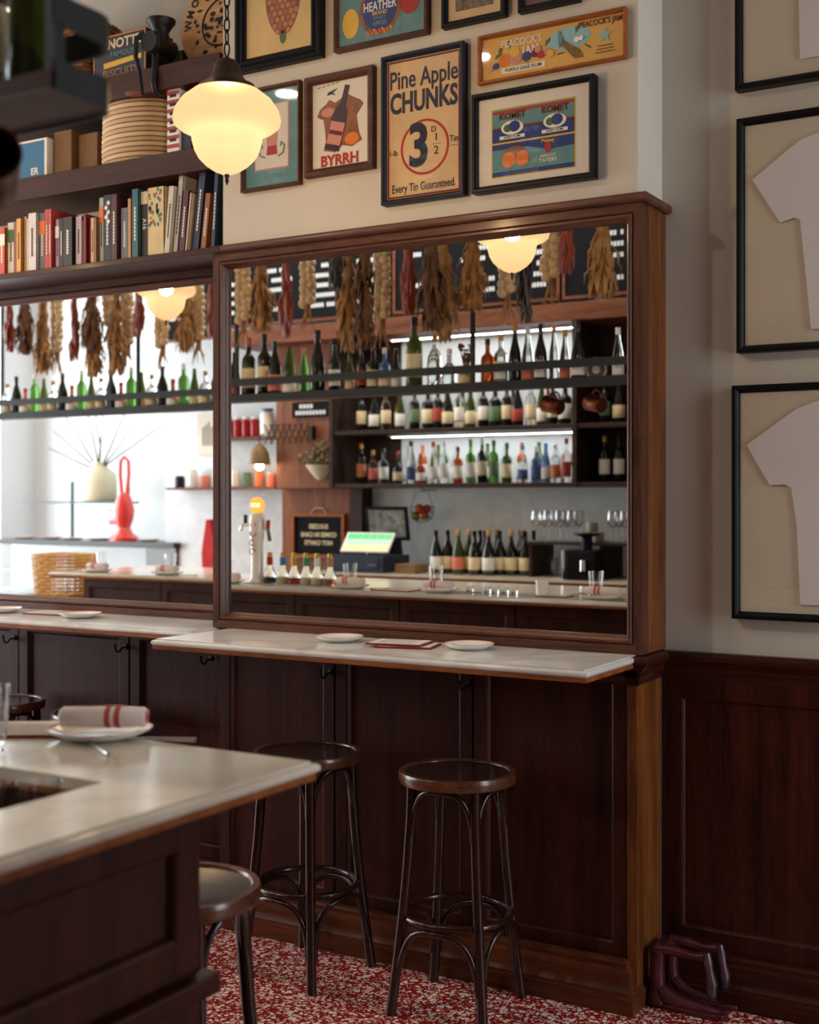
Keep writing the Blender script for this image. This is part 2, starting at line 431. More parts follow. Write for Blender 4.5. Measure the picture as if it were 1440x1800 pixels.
# chair rail, wainscot and skirting on the plain wall
RAIL = [(0,1.092),(.034,1.092),(.041,1.087),(.044,1.077),(.041,1.066),(.032,1.060),(.026,1.050),(.018,1.044),(.018,1.030),(.010,1.022),(.006,1.004),(0,1.0)]
BASE = [(0,.150),(.026,.150),(.034,.143),(.033,.130),(.045,.122),(.050,.106),(.046,.090),(.052,.074),(.060,.064),(.060,.056),(.068,.052),(.068,0),(0,0)]
struct(MB().sweep([(XR, 3.972), (-1.406, 3.972), (-1.406, 3.76), (-1.44, 3.76)], RAIL).build('trim_1', W_X, smooth=35))
struct(MB().sweep([(-1.40, 3.76), (-3.057, 3.76), (-3.057, 3.97), (-3.2, 3.97)], [(o, z-.0) for o, z in RAIL if z < 1.055]+[(0, 1.0)]).build('trim_2', W_X, smooth=35))
struct(MB().sweep([(XR, 3.972), (-1.35, 3.972)], BASE).build('baseboard_wainscot', W_X, smooth=35))
struct(MB().sweep([(-1.462, 3.97), (-1.462, 3.76), (-3.057, 3.76)], BASE).build('baseboard_mirror_unit', W_MID, smooth=35))
struct(MB().sweep([(-3.06, 3.97), (-4.95, 3.97)], BASE).build('baseboard_alcove', W_X, smooth=35))
DOORP = lambda y, w: [(0, y+.03), (0, y), (w-.012, y), (w-.006, y+.004), (w, y+.016), (w, y+.03)]
x = -1.40
wp = MB().box(-1.404, XR, 3.976, 3.99, 0.02, 1.05).build('wall_wainscot', W_Z); struct(wp)
for xa, xb in ((-1.40, -0.62), (-0.615, 0.165), (0.17, 0.95), (0.955, 1.735), (1.74, 2.79)):
    MB().rectframe(xa, xb, 0.145, 1.01, [(0, 3.978), (0, 3.966), (.065, 3.966), (.071, 3.970), (.077, 3.978)]).build('panel_frame', W_Z, wp, bevel=.001)

# ================================================================== MIRROR UNIT (projecting)
FP = lambda y: [(0, y+.06), (0, y), (.028, y), (.031, y+.004), (.036, y-.004), (.043, y-.004), (.047, y+.006), (.052, y+.012), (.058, y+.024), (.058, y+.034)]
def mirror_unit(name, label, x0, x1, z0, z1, y):
    r = empty(name, ((x0+x1)/2, y, z0), label, 'mirror')
    c = Vector(((x0+x1)/2, y, z0))
    for side, mt in ((0, W_MIDX), (1, W_MIDZ), (2, W_MIDX), (3, W_MIDZ)):
        o = MB().rectframe(x0, x1, z0, z1, FP(y), (side,)).build('frame_rail' if side in (0, 2) else 'frame_stile', mt, r, smooth=30)
        o.matrix_parent_inverse = Matrix.Translation(-c)
    g = MB().box(x0+.05, x1-.05, y+.026, y+.032, z0+.05, z1-.05).build('mirror_glass', MIRROR, r)
    g.matrix_parent_inverse = Matrix.Translation(-c)
    return r, c
def put(o, c): o.matrix_parent_inverse = Matrix.Translation(-c); return o
mu, mc = mirror_unit('wall_mirror', 'large dark mahogany framed mirror in a projecting case above the white marble shelf', -3.085, -1.392, 1.095, 2.497, 3.764)
put(MB().box(-1.412, -1.392, 3.824, YW, 1.095, 2.497).build('case_side', W_LITSIDE, mu, bevel=.001), mc)
put(MB().box(-3.085, -3.065, 3.824, 3.978, 1.095, 2.497).build('case_side', W_Z, mu), mc)
put(MB().sweep([(-1.392, YW), (-1.392, 3.764), (-3.085, 3.764)], [(-.02,2.523),(.019,2.523),(.021,2.519),(.021,2.503),(.014,2.497),(-.02,2.497)]).build('cap_moulding', W_MIDX, mu, smooth=30), mc)
mu2, mc2 = mirror_unit('wall_mirror', 'dark mahogany framed mirror set back in the alcove below the bookshelves', -4.86, -3.075, 1.095, 2.497, 3.98)

# cabinet front under the projecting mirror: frame, doors, hooks
cb = empty('panelled_cabinet', (-2.23, 3.9, 0), 'dark mahogany panelled cabinet front with coat hooks below the projecting white marble shelf', 'cabinet'); cc = Vector((-2.23, 3.9, 0))
put(MB().box(-3.055, -1.442, 3.79, 3.828, 0.0, 1.056).build('carcass', W_Z, cb), cc)
put(MB().box(-1.44, -1.406, 3.76, 3.972, 0.0, 1.03).build('corner_pilaster', W_LITSIDE, cb, bevel=.0015), cc)
def door(parent, c, x0, x1, z0, z1, y, w, hook=None):
    d = put(MB().rectframe(x0, x1, z0, z1, DOORP(y, w)).build('door', W_Z, parent), c)
    p = MB().box(x0+w-.004, x1-w+.004, y+.016, y+.026, z0+w-.004, z1-w+.004).build('door_panel', W_Z, d)
    if hook:
        hx, hz = hook
        h = MB().lathe([(.0, 0), (.013, 0), (.013, .004), (.008, .006), (0, .006)], 12)
        h.v = [(hx+a, y-.0-zz, hz+.0+b) for a, b, zz in h.v]
        h.tube([(hx, y-.004, hz), (hx-.003, y-.025, hz-.004), (hx-.006, y-.038, hz-.018), (hx-.008, y-.048, hz-.018), (hx-.010, y-.056, hz-.004), (hx-.011, y-.057, hz+.008)], .0042, 8)
        h.sphere((hx-.011, y-.057, hz+.010), .0065, 8)
        put(h.build('coat_hook', BLACK, parent, smooth=True), c)
door(cb, cc, -3.05, -2.537, .148, 1.05, 3.762, .055, (-2.545, .965))
door(cb, cc, -2.529, -1.985, .148, 1.05, 3.762, .055, (-1.99, .965))
door(cb, cc, -1.977, -1.442, .148, 1.05, 3.762, .055)
cb2 = empty('panelled_cabinet', (-3.95, 4.0, 0), 'dark mahogany panelled cabinet front with coat hooks set back in the alcove below the mirror', 'cabinet'); c2 = Vector((-3.95, 4.0, 0))
put(MB().box(-4.95, -3.06, 3.998, 4.058, 0, 1.056).build('carcass', W_Z, cb2), c2)
door(cb2, c2, -4.95, -4.352, .148, 1.05, 3.97, .06, (-4.37, .965))
door(cb2, c2, -4.344, -3.702, .148, 1.05, 3.97, .062, (-3.712, .965))
door(cb2, c2, -3.692, -3.062, .148, 1.05, 3.97, .062, (-3.258, .945))

# marble shelves
def shelf_top(name, label, x0, x1, y0, y1, zt, mt, hole=None, open_sides='back', cat='counter'):
    r = empty(name, ((x0+x1)/2, (y0+y1)/2, zt-.038), label, cat); c = Vector(((x0+x1)/2, (y0+y1)/2, zt-.038))
    i = .014
    m = MB()
    xs = [x0+i, x1-i]; ys = [y0+i, y1-(0 if open_sides == 'back' else i)]
    if hole:
        hx0, hx1, hy0, hy1 = hole
        m.box(xs[0], hx0, ys[0], ys[1], zt-.022, zt); m.box(hx1, xs[1], ys[0], ys[1], zt-.022, zt)
        m.box(hx0, hx1, ys[0], hy0, zt-.022, zt); m.box(hx0, hx1, hy1, ys[1], zt-.022, zt)
    else: m.box(xs[0], xs[1], ys[0], ys[1], zt-.022, zt)
    nose = [(-.002, zt-.0002), (.0, zt-.004), (.008, zt-.0045), (.0125, zt-.008), (.014, zt-.013), (.0125, zt-.018), (.008, zt-.022), (-.002, zt-.022)]
    if open_sides == 'back': path = [(x1-i, y1), (x1-i, y0+i), (x0+i, y0+i), (x0+i, y1)]
    else: path = [(x0+(x1-x0)/2, y1-i), (x1-i, y1-i), (x1-i, y0+i), (x0+i, y0+i), (x0+i, y1-i), (x0+(x1-x0)/2, y1-i)]
    put(m.build('marble_slab', mt, r), c)
    sm = MB()
    if open_sides == 'back': sm.sweep([(p[0], p[1]) for p in path], [(o, z) for o, z in nose])
    else: sm.sweep([(p[0], p[1]) for p in path], nose)
    # out must point away from the slab: path runs clockwise seen from above on the viewer's side
    put(sm.build('marble_nosing', mt, r, smooth=50), c)
    w = MB()
    if hole:
        w.box(x0+.006, hx0, y0+.006, y1-.006, zt-.036, zt-.022); w.box(hx1, x1-.006, y0+.006, y1-.006, zt-.036, zt-.022)
        w.box(hx0, hx1, y0+.006, hy0, zt-.036, zt-.022); w.box(hx0, hx1, hy1, y1-.006, zt-.036, zt-.022)
    else: w.box(x0+.004, x1-.004, y0+.004, y1, zt-.037, zt-.022)
    put(w.build('timber_underlay', W_EDGE, r, bevel=.003), c)
    return r
shelf_top('marble_shelf', 'white marble shelf with a timber underside in front of the projecting mirror', -3.02, -1.400, 3.348, 3.7635, 1.095, MARBLE)
shelf_top('marble_shelf', 'white marble shelf running through the alcove below the set-back mirror', -4.95, -3.06, 3.605, 3.979, 1.095, MARBLE)

# ================================================================== BOOKSHELVES IN THE ALCOVE
def bookshelf(z0, z1, label, lip):
    o = MB().box(-5.2, -3.034, 3.742, 4.058, z0, z1).build('wall_shelf', W_X, bevel=.003)
    return tag(o, label, 'shelf')
bookshelf(2.4975, 2.521, 'dark wooden bookshelf over the alcove mirror carrying the row of books', True)
bookshelf(2.815, 2.905, 'thick dark wooden shelf above the row of books carrying wooden baskets', True)
bookshelf(3.150, 3.245, 'thick dark wooden shelf carrying the biscuit tin and the round wooden lid', True)

# ================================================================== ISLAND BAR
BX0, BX1, BY0, BY1, BZ = -6.36, -1.345, 1.00, 1.952, 1.095
shelf_top('marble_bar_counter', 'cream marble bar top with timber edging and a dark sunken well', BX0, BX1, BY0, BY1, BZ, MARBLE_BAR, hole=(-2.60, -1.562, 1.388, 1.615), open_sides='none')
bar = empty('bar_counter', (-3.9, 1.5, 0), 'dark mahogany panelled island bar body under the cream marble top', 'bar'); bc = Vector((-3.9, 1.5, 0))
put(MB().box(-6.25, -1.462, 1.08, 1.385, 0, BZ-.037).box(-6.25, -1.462, 1.62, 1.728, 0, BZ-.037).box(-6.25, -2.61, 1.385, 1.62, 0, BZ-.037).box(-1.555, -1.462, 1.385, 1.62, 0, BZ-.037).box(-2.61, -1.555, 1.385, 1.62, 0, .955).build('body', W_Z, bar), bc)
put(MB().box(-2.595, -1.567, 1.388, 1.615, .956, .970).build('well_floor', BLACK, bar), bc)
for k in range(7):
    xa = -6.25+k*.684; d = put(MB().rectframe(xa+.004, xa+.680, .16, 1.04, DOORP(0, .06)).build('bar_panel', W_Z, bar), bc)
    for v in d.data.vertices: v.co = Vector((-(v.co.x-xa-.342)+xa+.342, 1.728+.016-v.co.y, v.co.z))
    d.data.flip_normals()
def end_panel(ya, yb, z0, z1):
    m = MB().rectframe(ya, yb, z0, z1, DOORP(0, .07))
    m.v = [(-1.462+.016-y, xx, z) for xx, y, z in m.v]
    put(m.build('end_panel', W_Z, bar), bc)
end_panel(1.08, 1.728, .765, 1.04)
end_panel(1.08, 1.728, .12, .745)
put(MB().box(-1.462, -1.425, 1.06, 1.762, .715, .752).build('end_ledge', W_Y, bar, bevel=.004), bc)
put(MB().box(-6.27, -1.43, 1.0, 1.76, 0, .11).build('plinth', W_X, bar, bevel=.004), bc)

# ================================================================== HANGING BOTTLE RACK OVER THE BAR
RX0, RX1, RY0, RY1, RZ = -7.6, -1.362, 1.312, 1.452, 2.165
rk = empty('hanging_bottle_rack', (-4.5, 1.38, RZ), 'long dark steel bottle rack with two flat rails hung above the bar', 'rack'); rc = Vector((-4.5, 1.38, RZ))
def rack_outline(off):
    r = .055
    pts = [(RX0, RY1-off)] + [(RX1-r-.0, RY1-off)]
    c = (RX1-r, RY1-r)
    pts += [(c[0]+(r-off)*math.sin(a), c[1]+(r-off)*math.cos(a)) for a in [PI/2*i/8 for i in range(1, 9)]]
    pts += [(RX1-off, RY0)]
    return pts
def band(z0, z1, nm):
    a, b = rack_outline(0), rack_outline(.006); m = MB(); n = len(a)
    vs = [(p[0], p[1], z) for z in (z0, z1) for p in a] + [(p[0], p[1], z) for z in (z0, z1) for p in b]
    fs = []
    for i in range(n-1):
        fs += [(i, i+1, n+i+1, n+i), (2*n+i, 3*n+i, 3*n+i+1, 2*n+i+1), (n+i, n+i+1, 3*n+i+1, 3*n+i), (i, 2*n+i, 2*n+i+1, i+1)]
    fs += [(0, n, 3*n, 2*n), (n-1, 2*n+n-1, 3*n+n-1, n+n-1)]
    m.add(vs, fs)
    put(m.build(nm, STEEL_B, rk, smooth=30), rc)
band(2.163, 2.208, 'flat_rail'); band(2.258, 2.302, 'flat_rail')
out = rack_outline(.006)
put(MB().prism_xy([(RX0, RY0)]+[(p[0], p[1]) for p in out], 2.168, 2.182).build('shelf_board', W_RACK, rk), rc)
put(MB().box(RX0, RX1-.004, RY0-.006, RY0, 2.166, 2.192).build('board_edge', W_Y, rk), rc)
for px in (RX1-.012, -7.5):
    put(MB().box(px-.010, px+.010, RY0, RY0+.02, 2.17, ZC).build('hanger_post', STEEL_B, rk), rc)
for px in (-3.237, -4.854, -6.046, -6.30):
    put(MB().box(px-.010, px+.010, RY1-.03, RY1-.01, 2.17, ZC).build('hanger_post', STEEL_B, rk), rc)
gr = empty('garland_rail', (-4.5, 1.49, 3.10), 'dark steel rail above the bottle rack from which dried garlands hang', 'rail'); gc = Vector((-4.5, 1.49, 3.10))
for ry in (1.49, 1.605, 1.74): put(MB().tube([(RX0, ry, 3.12), (RX1-.2, ry, 3.12)], .009, 8).build('rail', STEEL_B, gr), gc)
for px in (-6.8, -5.2, -3.6, -2.0):
    put(MB().box(px-.006, px+.006, 1.484, 1.496, 3.125, ZC).box(px-.006, px+.006, 1.496, 1.746, 3.126, 3.136).build('drop_rod', STEEL_B, gr), gc)

# unseen ceiling lamps added over the bartender's aisle to brighten the back bar
for i, lx in enumerate((-6.4, -5.0, -3.6)):
    r = empty('added_ceiling_lamp', (lx, .62, ZC-.001), ['added round white ceiling lamp past the bar end', 'added round white ceiling lamp facing the timber wall panel', 'added round white ceiling lamp facing the bottle shelving', 'added round white ceiling lamp facing the dark side shelves'][i], 'lamp', 'added ceiling lamps above the bar aisle')
    MB().lathe([(.085, 0), (.10, 0), (.10, -.05), (.085, -.05)], 28, close=True).build('housing', plain('white_metal', (226, 226, 222), .4), r, smooth=40)
    MB().lathe([(0, -.030), (.085, -.030), (.085, -.034), (0, -.034)], 28).build('diffuser', plain('lit_diffuser', (255, 244, 226), .5, emit=(255, 236, 210), estr=6), r)
    l = bpy.data.lights.new('added_ceiling_bulb', 'AREA'); l.shape = 'DISK'; l.size = .16; l.energy = 48; l.color = (1.0, .90, .78)
    link('added_ceiling_bulb', l, r, (0, 0, -.036))

# ================================================================== BAR STOOLS
def make_stool(loc, rz, label):
    SH, R = 0.735, 0.183
    r = empty('bar_stool', loc, label, 'stool', 'bentwood bar stools')
    MB().lathe([(R-.016, SH-.036), (R-.002, SH-.034), (R, SH-.026), (R, SH-.008), (R-.003, SH), (R-.018, SH), (R-.022, SH-.005), (R-.022, SH-.036)], 40, close=True).build('seat_rim', W_STOOLR, r, smooth=50)
    MB().lathe([(0, SH-.018), (R*.5, SH-.014), (R-.021, SH-.006), (R-.021, SH-.03), (0, SH-.03)], 40).build('seat', W_STOOL, r, smooth=50)
    RT, RB = .148, .218
    def legpt(a, z):
        t = 1-z/(SH-.03); q = RT+(RB-RT)*(t**1.5 if t > 0 else 0); return (q*math.cos(a), q*math.sin(a), z)
    for k in range(4):
        a = PI/4+k*PI/2
        pts = [legpt(a, z) for z in (0, .06, .14, .3, .45, .6, SH-.03)]
        MB().tube(pts, [.0165, .0165, .0165, .0165, .0165, .017, .0175], 10).build('leg', W_STOOL, r, smooth=60)
    MB().tube([(.168*math.cos(2*PI*i/40), .168*math.sin(2*PI*i/40), .292) for i in range(40)], .0115, 8, closed=True).build('foot_ring', W_STOOL, r, smooth=60)
    for k in range(4):
        a = PI/4+k*PI/2; b = a+PI/2
        for nm, zl, zt, inset in (('upper_arch', .545, .69, .0), ('lower_arch', .10, .272, .0)):
            A = Vector(legpt(a, zl)); B = Vector(legpt(b, zl)); pts = []
            mid = (a+b)/2
            for i in range(17):
                t = i/16; th = a+(b-a)*t
                h = zl+(zt-zl)*(1-abs(2*t-1)**2.3)
                q = legpt(a, h)[0]/math.cos(a) if False else math.hypot(*legpt(a, h)[:2])
                q -= .012*math.sin(PI*t)
                # the two shanks hug the legs, the crown swings across between them
                th2 = a+.05+(b-a-.10)*(0.5-0.5*math.copysign(abs(math.cos(PI*t))**0.8, math.cos(PI*t)))
                pts.append((q*math.cos(th2), q*math.sin(th2), h))
            MB().tube(pts, .0100, 8).build(nm, W_STOOL, r, smooth=60)
    r.rotation_euler = (0, 0, rz)
    return r
st = make_stool((-1.90, 3.505, 0), math.radians(4), 'bentwood bar stool with round seat beside the projecting cabinet corner, under the marble shelf')
copy_tree(st, (-2.482, 3.52, 0), (0, 0, math.radians(-6)), 'dark bentwood bar stool under the middle of the projecting marble shelf')
copy_tree(st, (-1.862, 2.150, 0), (0, 0, math.radians(12)), 'bentwood stool with a glossy worn seat tucked against the end of the bar')
copy_tree(st, (-3.655, 3.745, 0), (0, 0, math.radians(20)), 'dark bentwood stool at the alcove shelf beside the projecting cabinet')
copy_tree(st, (-4.21, 3.745, 0), (0, 0, math.radians(-10)), 'dark bentwood stool at the alcove shelf, second from the projecting cabinet')

# ================================================================== PENDANT LAMPS
def make_pendant(loc, label):
    r = empty('pendant_lamp', loc, label, 'lamp', 'opal pendant lamps')
    z0 = 2.653-loc[2]
    P = lambda L: [(a, b+z0) for a, b in L]
    MB().lathe(P([(.066, .092), (.096, .083), (.128, .058), (.148, .028), (.1535, .004), (.150, -.010), (.135, -.022), (.112, -.030), (.101, -.040), (.099, -.058), (.092, -.084), (.080, -.106), (.060, -.126), (.036, -.142), (.014, -.151), (.006, -.152)]), 48).build('glass_shade', OPAL, r, smooth=60)
    MB().lathe(P([(.0, .182), (.008, .182), (.010, .174), (.026, .172), (.036, .160), (.040, .138), (.052, .118), (.066, .106), (.080, .100), (.082, .086), (.068, .086), (.0, .09)]), 32).build('metal_gallery', BRONZE, r, smooth=35)
    MB().lathe(P([(0, -.150), (.007, -.150), (.008, -.156), (.005, -.162), (.006, -.170), (0, -.184)]), 12).build('finial', BRONZE, r, smooth=True)
    z = .186+z0; k = 0
    while loc[2]+z < ZC-.03:
        pts = [(.009*math.cos(t), 0, .021*math.sin(t)) for t in [2*PI*i/14 for i in range(14)]]
        if k % 2: pts = [(0, p[0]*.7, p[2]) for p in pts]
        MB().tube([(p[0], p[1], p[2]+z+.019) for p in pts], .0026, 6, closed=True).build('chain_link', BLACK, r, smooth=True)
        z += .0345; k += 1
    l = bpy.data.lights.new('bulb', 'POINT'); l.energy = 52; l.color = (1.0, 0.74, 0.52); l.shadow_soft_size = .035
    b = link('bulb', l, r, (0, 0, z0+.012))
    return r
make_pendant((-2.30, 2.868, 2.47), 'glowing cream opal glass pendant lamp on a chain near the projecting mirror')
make_pendant((-4.46, 2.95, 2.47), 'glowing opal glass pendant lamp on a chain, reflected in the alcove mirror')
make_pendant((-6.62, 2.95, 2.47), 'glowing opal glass pendant lamp on a chain hanging toward the far end window')

# ================================================================== PICTURES
def picture(name, label, x0, x1, z0, z1, yb, depth, fw, fmat, paper, pane=True, group='framed prints on the pale wall', ornate=False):
    w, h = x1-x0, z1-z0
    r = empty(name, ((x0+x1)/2, yb, (z0+z1)/2), label, 'picture', group)
    y = -depth
    prof = [(0, 0), (0, y+.002), (.002, y), (fw*.55, y), (fw*.8, y+.004), (fw, y+.010), (fw, y+.016)]
    if ornate: prof = [(0, 0), (0, y+.006), (.004, y+.002), (fw*.25, y), (fw*.5, y+.006), (fw*.7, y+.002), (fw*.9, y+.008), (fw, y+.016)]
    MB().rectframe(-w/2, w/2, -h/2, h/2, prof).build('frame', fmat, r)
    MB().box(-w/2+fw-.003, w/2-fw+.003, y+.016, -.002, -h/2+fw-.003, h/2-fw+.003).build('print_sheet', paper, r)
    if pane: MB().box(-w/2+fw-.002, w/2-fw+.002, y+.0105, y+.0115, -h/2+fw-.002, h/2-fw+.002).build('pane', PANE, r)
    r['w'] = w
    return r, y+.0158
# pineapple print
r, y = picture('framed_print', 'framed pineapple print in a black beaded frame above the lamp', -2.957, -2.571, 3.145, 3.68, 3.76, .034, .050, BLACK, plain('old_gold_paper', (222, 190, 128), .8, noise=.08, nscale=6), ornate=True)
flat('pineapple', ell(.02, -.01, .078, .15, 28), BROWNI, r, y)
for i in range(-3, 4):
    for j in range(-6, 7):
        px, pz = .02+i*.024+(j % 2)*.012, -.01+j*.0225
        if ((px-.02)/.074)**2+((pz+.01)/.144)**2 < 1:
            flat('pineapple_eye', ell(px, pz, .0095, .0105, 8), plain('pineapple_ochre', (198, 128, 74), .7) if (i+j) % 3 else plain('pineapple_tan', (176, 104, 66), .7), r, y-.0007)
flat('pineapple_stalk', ell(.02, -.165, .014, .026, 10), GREENI, r, y-.0007)
for a in range(-4, 5): flat('pineapple_leaf', [(.02+a*.012, .13), (.02+a*.02+.008, .135), (.02+a*.028, .20-abs(a)*.008)], GREENI, r, y-.0007)
for k in range(22):
    MB().sphere((-.178+k*.0168, -.03, -.245), .005, 6).build('bead', BLACK, r)
for k in range(28):
    MB().sphere((.172, -.03, -.24+k*.0168), .005, 6).build('bead', BLACK, r)
# apple label print
r, y = picture('framed_print', 'framed teal fruit crate label with a yellow and a red apple', -2.518, -2.14, 3.148, 3.50, 3.76, .030, .016, W_FRAME, TEALI)
flat('wreath', ell(-.005, -.055, .085, .088, 24), BROWNI, r, y); flat('medallion', ell(-.005, -.055, .070, .074, 24), BLUEI, r, y-.0007)
text('HEATHER', .044, WHITEI, r, -.005, -.044, y-.0015, .70, .02); text('BRAND', .018, YELI, r, -.005, -.068, y-.0015, 1, .02)
text('FANCY', .016, TEALI, r, -.005, -.084, y-.0015, 1, .02); text('APPLES', .022, TEALI, r, -.005, -.104, y-.0015, .85, .02)
flat('yellow_apple', ell(-.125, -.085, .034, .052, 18), YELI, r, y-.0007); flat('red_apple', ell(.115, -.045, .040, .050, 18), REDI, r, y-.0007)
for k in range(9): flat('leaf_scroll', ell(-.05+k*.011, -.135+.004*(k % 3), .009, .008, 7), ORAI, r, y-.001)
# two small prints at the top
r, y = picture('framed_print', 'small black framed engraving on cream paper beside the teal apple label', -2.084, -1.848, 3.150, 3.47, 3.76, .030, .020, BLACK, CREAM)
flat('engraving', [(-.07, -.11), (.07, -.11), (.075, .05), (-.075, .05)], plain('engraving_grey', (120, 104, 88), .8, noise=.5, nscale=60), r, y)
r, y = picture('framed_print', 'black framed print directly above the orange framed jam label', -1.801, -1.591, 3.148, 3.45, 3.76, .030, .020, BLACK, plain('dim_red_brown_paper', (120, 84, 70), .8))
flat('print_field', [(-.07, -.09), (.07, -.09), (.07, .09), (-.07, .09)], PAPER, r, y)
# jam label
r, y = picture('framed_print', 'wide jam label in a thin orange oak frame', -1.952, -1.436, 2.942, 3.101, 3.76, .022, .012, W_OAKF, plain('golden_label_paper', (222, 176, 92), .8, noise=.06, nscale=8))
flat('sky_panel', ell(.062, .020, .075, .036, 18), SKYI, r, y)
text("PEACOCK'S", .033, WHITEI, r, -.105, .040, y-.0012, .85, .012); text('JAM', .036, WHITEI, r, -.070, .008, y-.002, .95, .022)
text("PEACOCK'S JAM", .026, MAROON, r, .170, .052, y-.0012, .78, .018)
flat('name_strip', [(-.175, -.056), (-.02, -.056), (-.02, -.036), (-.175, -.036)], WHITEI, r, y-.0008); text('PURPLE GAGE PLUM', .016, BLACKI, r, -.0975, -.046, y-.0016, .9, .01)
for i, (cx, cz, cr, mt) in enumerate([(-.165, -.012, .022, ORAI), (-.125, -.010, .022, PINKI), (-.128, .012, .018, YELI), (-.195, -.026, .011, BLUEI), (-.085, -.012, .016, BLUEI), (-.055, -.008, .013, MAROON), (-.045, .004, .012, PINKI), (-.035, -.016, .012, REDI), (-.012, -.010, .011, PINKI), (.0, -.018, .012, YELI), (-.215, -.032, .009, PINKI), (.09, .01, .009, WHITEI), (.105, .012, .008, WHITEI)]):
    flat('painted_fruit', ell(cx, cz, cr, cr, 14), mt, r, y-.0008-.0003*i)
for cx, cz, a in [(-.20, -.004, .6), (-.185, .006, 1.2), (-.10, -.026, -.4), (-.02, .008, .9), (.085, .03, 1.1), (.115, -.006, -.7), (.02, -.028, .2), (-.145, .022, 1.8)]:
    flat('painted_leaf', [(cx, cz), (cx+.018*math.cos(a)+.006, cz+.018*math.sin(a)), (cx+.034*math.cos(a), cz+.034*math.sin(a)), (cx+.016*math.cos(a)-.008, cz+.018*math.sin(a)+.004)], GREENI, r, y-.0006)
flat('painted_bird', [(.028, .045), (.034, .047), (.040, .03), (.046, .016), (.10, -.022), (.112, -.048), (.082, -.048), (.04, .0), (.030, -.006), (.026, .016)], plain('bird_brown', (128, 96, 40), .7, noise=.4, nscale=90), r, y-.0014)
flat('painted_bird_neck', [(.026, .048), (.034, .046), (.042, .022), (.036, .006), (.026, .012)], TEALI, r, y-.0022)
star = [(.185+(.026 if i % 2 == 0 else .010)*math.sin(PI*i/5), .008+(.026 if i % 2 == 0 else .010)*math.cos(PI*i/5)) for i in range(10)]
flat('painted_star', star, SKYI, r, y-.0012)
for k in range(3): flat('small_print_line', [(.16-.004*k, -.026-.010*k), (.21+.004*k, -.026-.010*k), (.21+.004*k, -.0225-.010*k), (.16-.004*k, -.0225-.010*k)], BROWNI, r, y-.0008)
# two-label print in a white mat
r, y = picture('framed_print', 'black framed pair of blue plum and apricot labels in a white mat', -1.966, -1.535, 2.582, 2.906, 3.76, .038, .020, BLACK, WHITEP)
LX = [(-.145, .145)]
flat('label_border', [(-.148, -.120), (.148, -.120), (.148, .105), (-.148, .105)], YELI, r, y)
flat('label_upper', [(-.144, -.006), (.144, -.006), (.144, .101), (-.144, .101)], TEALI, r, y-.0007)
flat('label_upper_red', [(-.144, .088), (.144, .088), (.144, .096), (-.144, .096)], REDI, r, y-.0014)
flat('label_upper_band', [(-.144, -.006), (.144, -.006), (.144, .034), (-.144, .034)], BLUEI, r, y-.0014)
flat('label_red_line', [(-.144, .034), (.144, .034), (.144, .041), (-.144, .041)], MAROON, r, y-.0018)
flat('label_lower', [(-.144, -.116), (.144, -.116), (.144, -.012), (-.144, -.012)], TEALI, r, y-.0007)
flat('label_lower_band', [(-.144, -.03), (-.02, -.03), (.06, -.05), (.144, -.045), (.144, -.012), (-.144, -.012)], BLUEI, r, y-.0014)
flat('label_lower_foot', [(-.144, -.116), (.144, -.116), (.144, -.102), (-.144, -.102)], BLUEI, r, y-.0014)
for cx in (-.072, .078):
    text('KOMET', .028, MAROON, r, cx, .076, y-.0022, 1.0, .03)
    flat('label_oval', ell(cx, .038, .040, .023, 20), WHITEI, r, y-.0022); flat('painted_plum', ell(cx+.008, .041, .020, .018, 16), BLUEI, r, y-.003); flat('painted_plum_half', ell(cx-.016, .037, .015, .013, 12), GREENI, r, y-.0026)
    flat('name_strip', [(cx-.045, .002), (cx+.045, .002), (cx+.045, .013), (cx-.045, .013)], WHITEI, r, y-.0026); text('DESERT PLUMS', .010, BLACKI, r, cx, .0075, y-.0034, .9, .01)
for cx in (-.084, -.036): flat('painted_apricot', ell(cx, -.066, .024, .026, 16), ORAI, r, y-.0022)
flat('painted_bough', ell(-.062, -.038, .036, .014, 10), BROWNI, r, y-.0018)
flat('crest', ell(.054, -.042, .012, .018, 12), REDI, r, y-.0022); text('Melvey', .016, YELI, r, .054, -.022, y-.0026, 1, .02)
text('APRICOT', .012, WHITEI, r, .054, -.070, y-.0022, 1.1, .01); text('TATERS', .016, WHITEI, r, .054, -.084, y-.0022, 1.1, .01)
# price sign
r, y = picture('framed_sign', 'tall cream price sign with navy lettering and a red ring in a dark frame', -2.319, -1.998, 2.585, 3.093, 3.76, .034, .017, plain('dark_navy_frame', (24, 26, 40), .4, spec=.25), CREAM)
MB().rectframe(-.141, .141, -.234, .234, [(0, y), (0, y-.0006), (.006, y-.0006), (.006, y)]).build('red_border', MAROON, r)
text('Pine Apple', .088, NAVY, r, 0, .165, y-.001, .70, .012); text('CHUNKS', .096, NAVY, r, 0, .085, y-.001, .68, .030)
MB().lathe([(.086, 0), (.094, 0), (.094, .0006), (.086, .0006)], 48, close=True).build('red_ring', REDI, r, loc=(.005, y-.0002, -.072), rot=(PI/2, 0, 0))
text('3', .200, NAVY, r, -.018, -.070, y-.001, .85, .030); text('D', .028, NAVY, r, .040, -.018, y-.001, 1, 0)
text('1', .036, NAVY, r, .050, -.046, y-.001, 1, 0); text('2', .040, NAVY, r, .050, -.090, y-.001, 1, 0); flat('fraction_bar', [(.034, -.068), (.066, -.068), (.066, -.0665), (.034, -.0665)], NAVY, r, y)
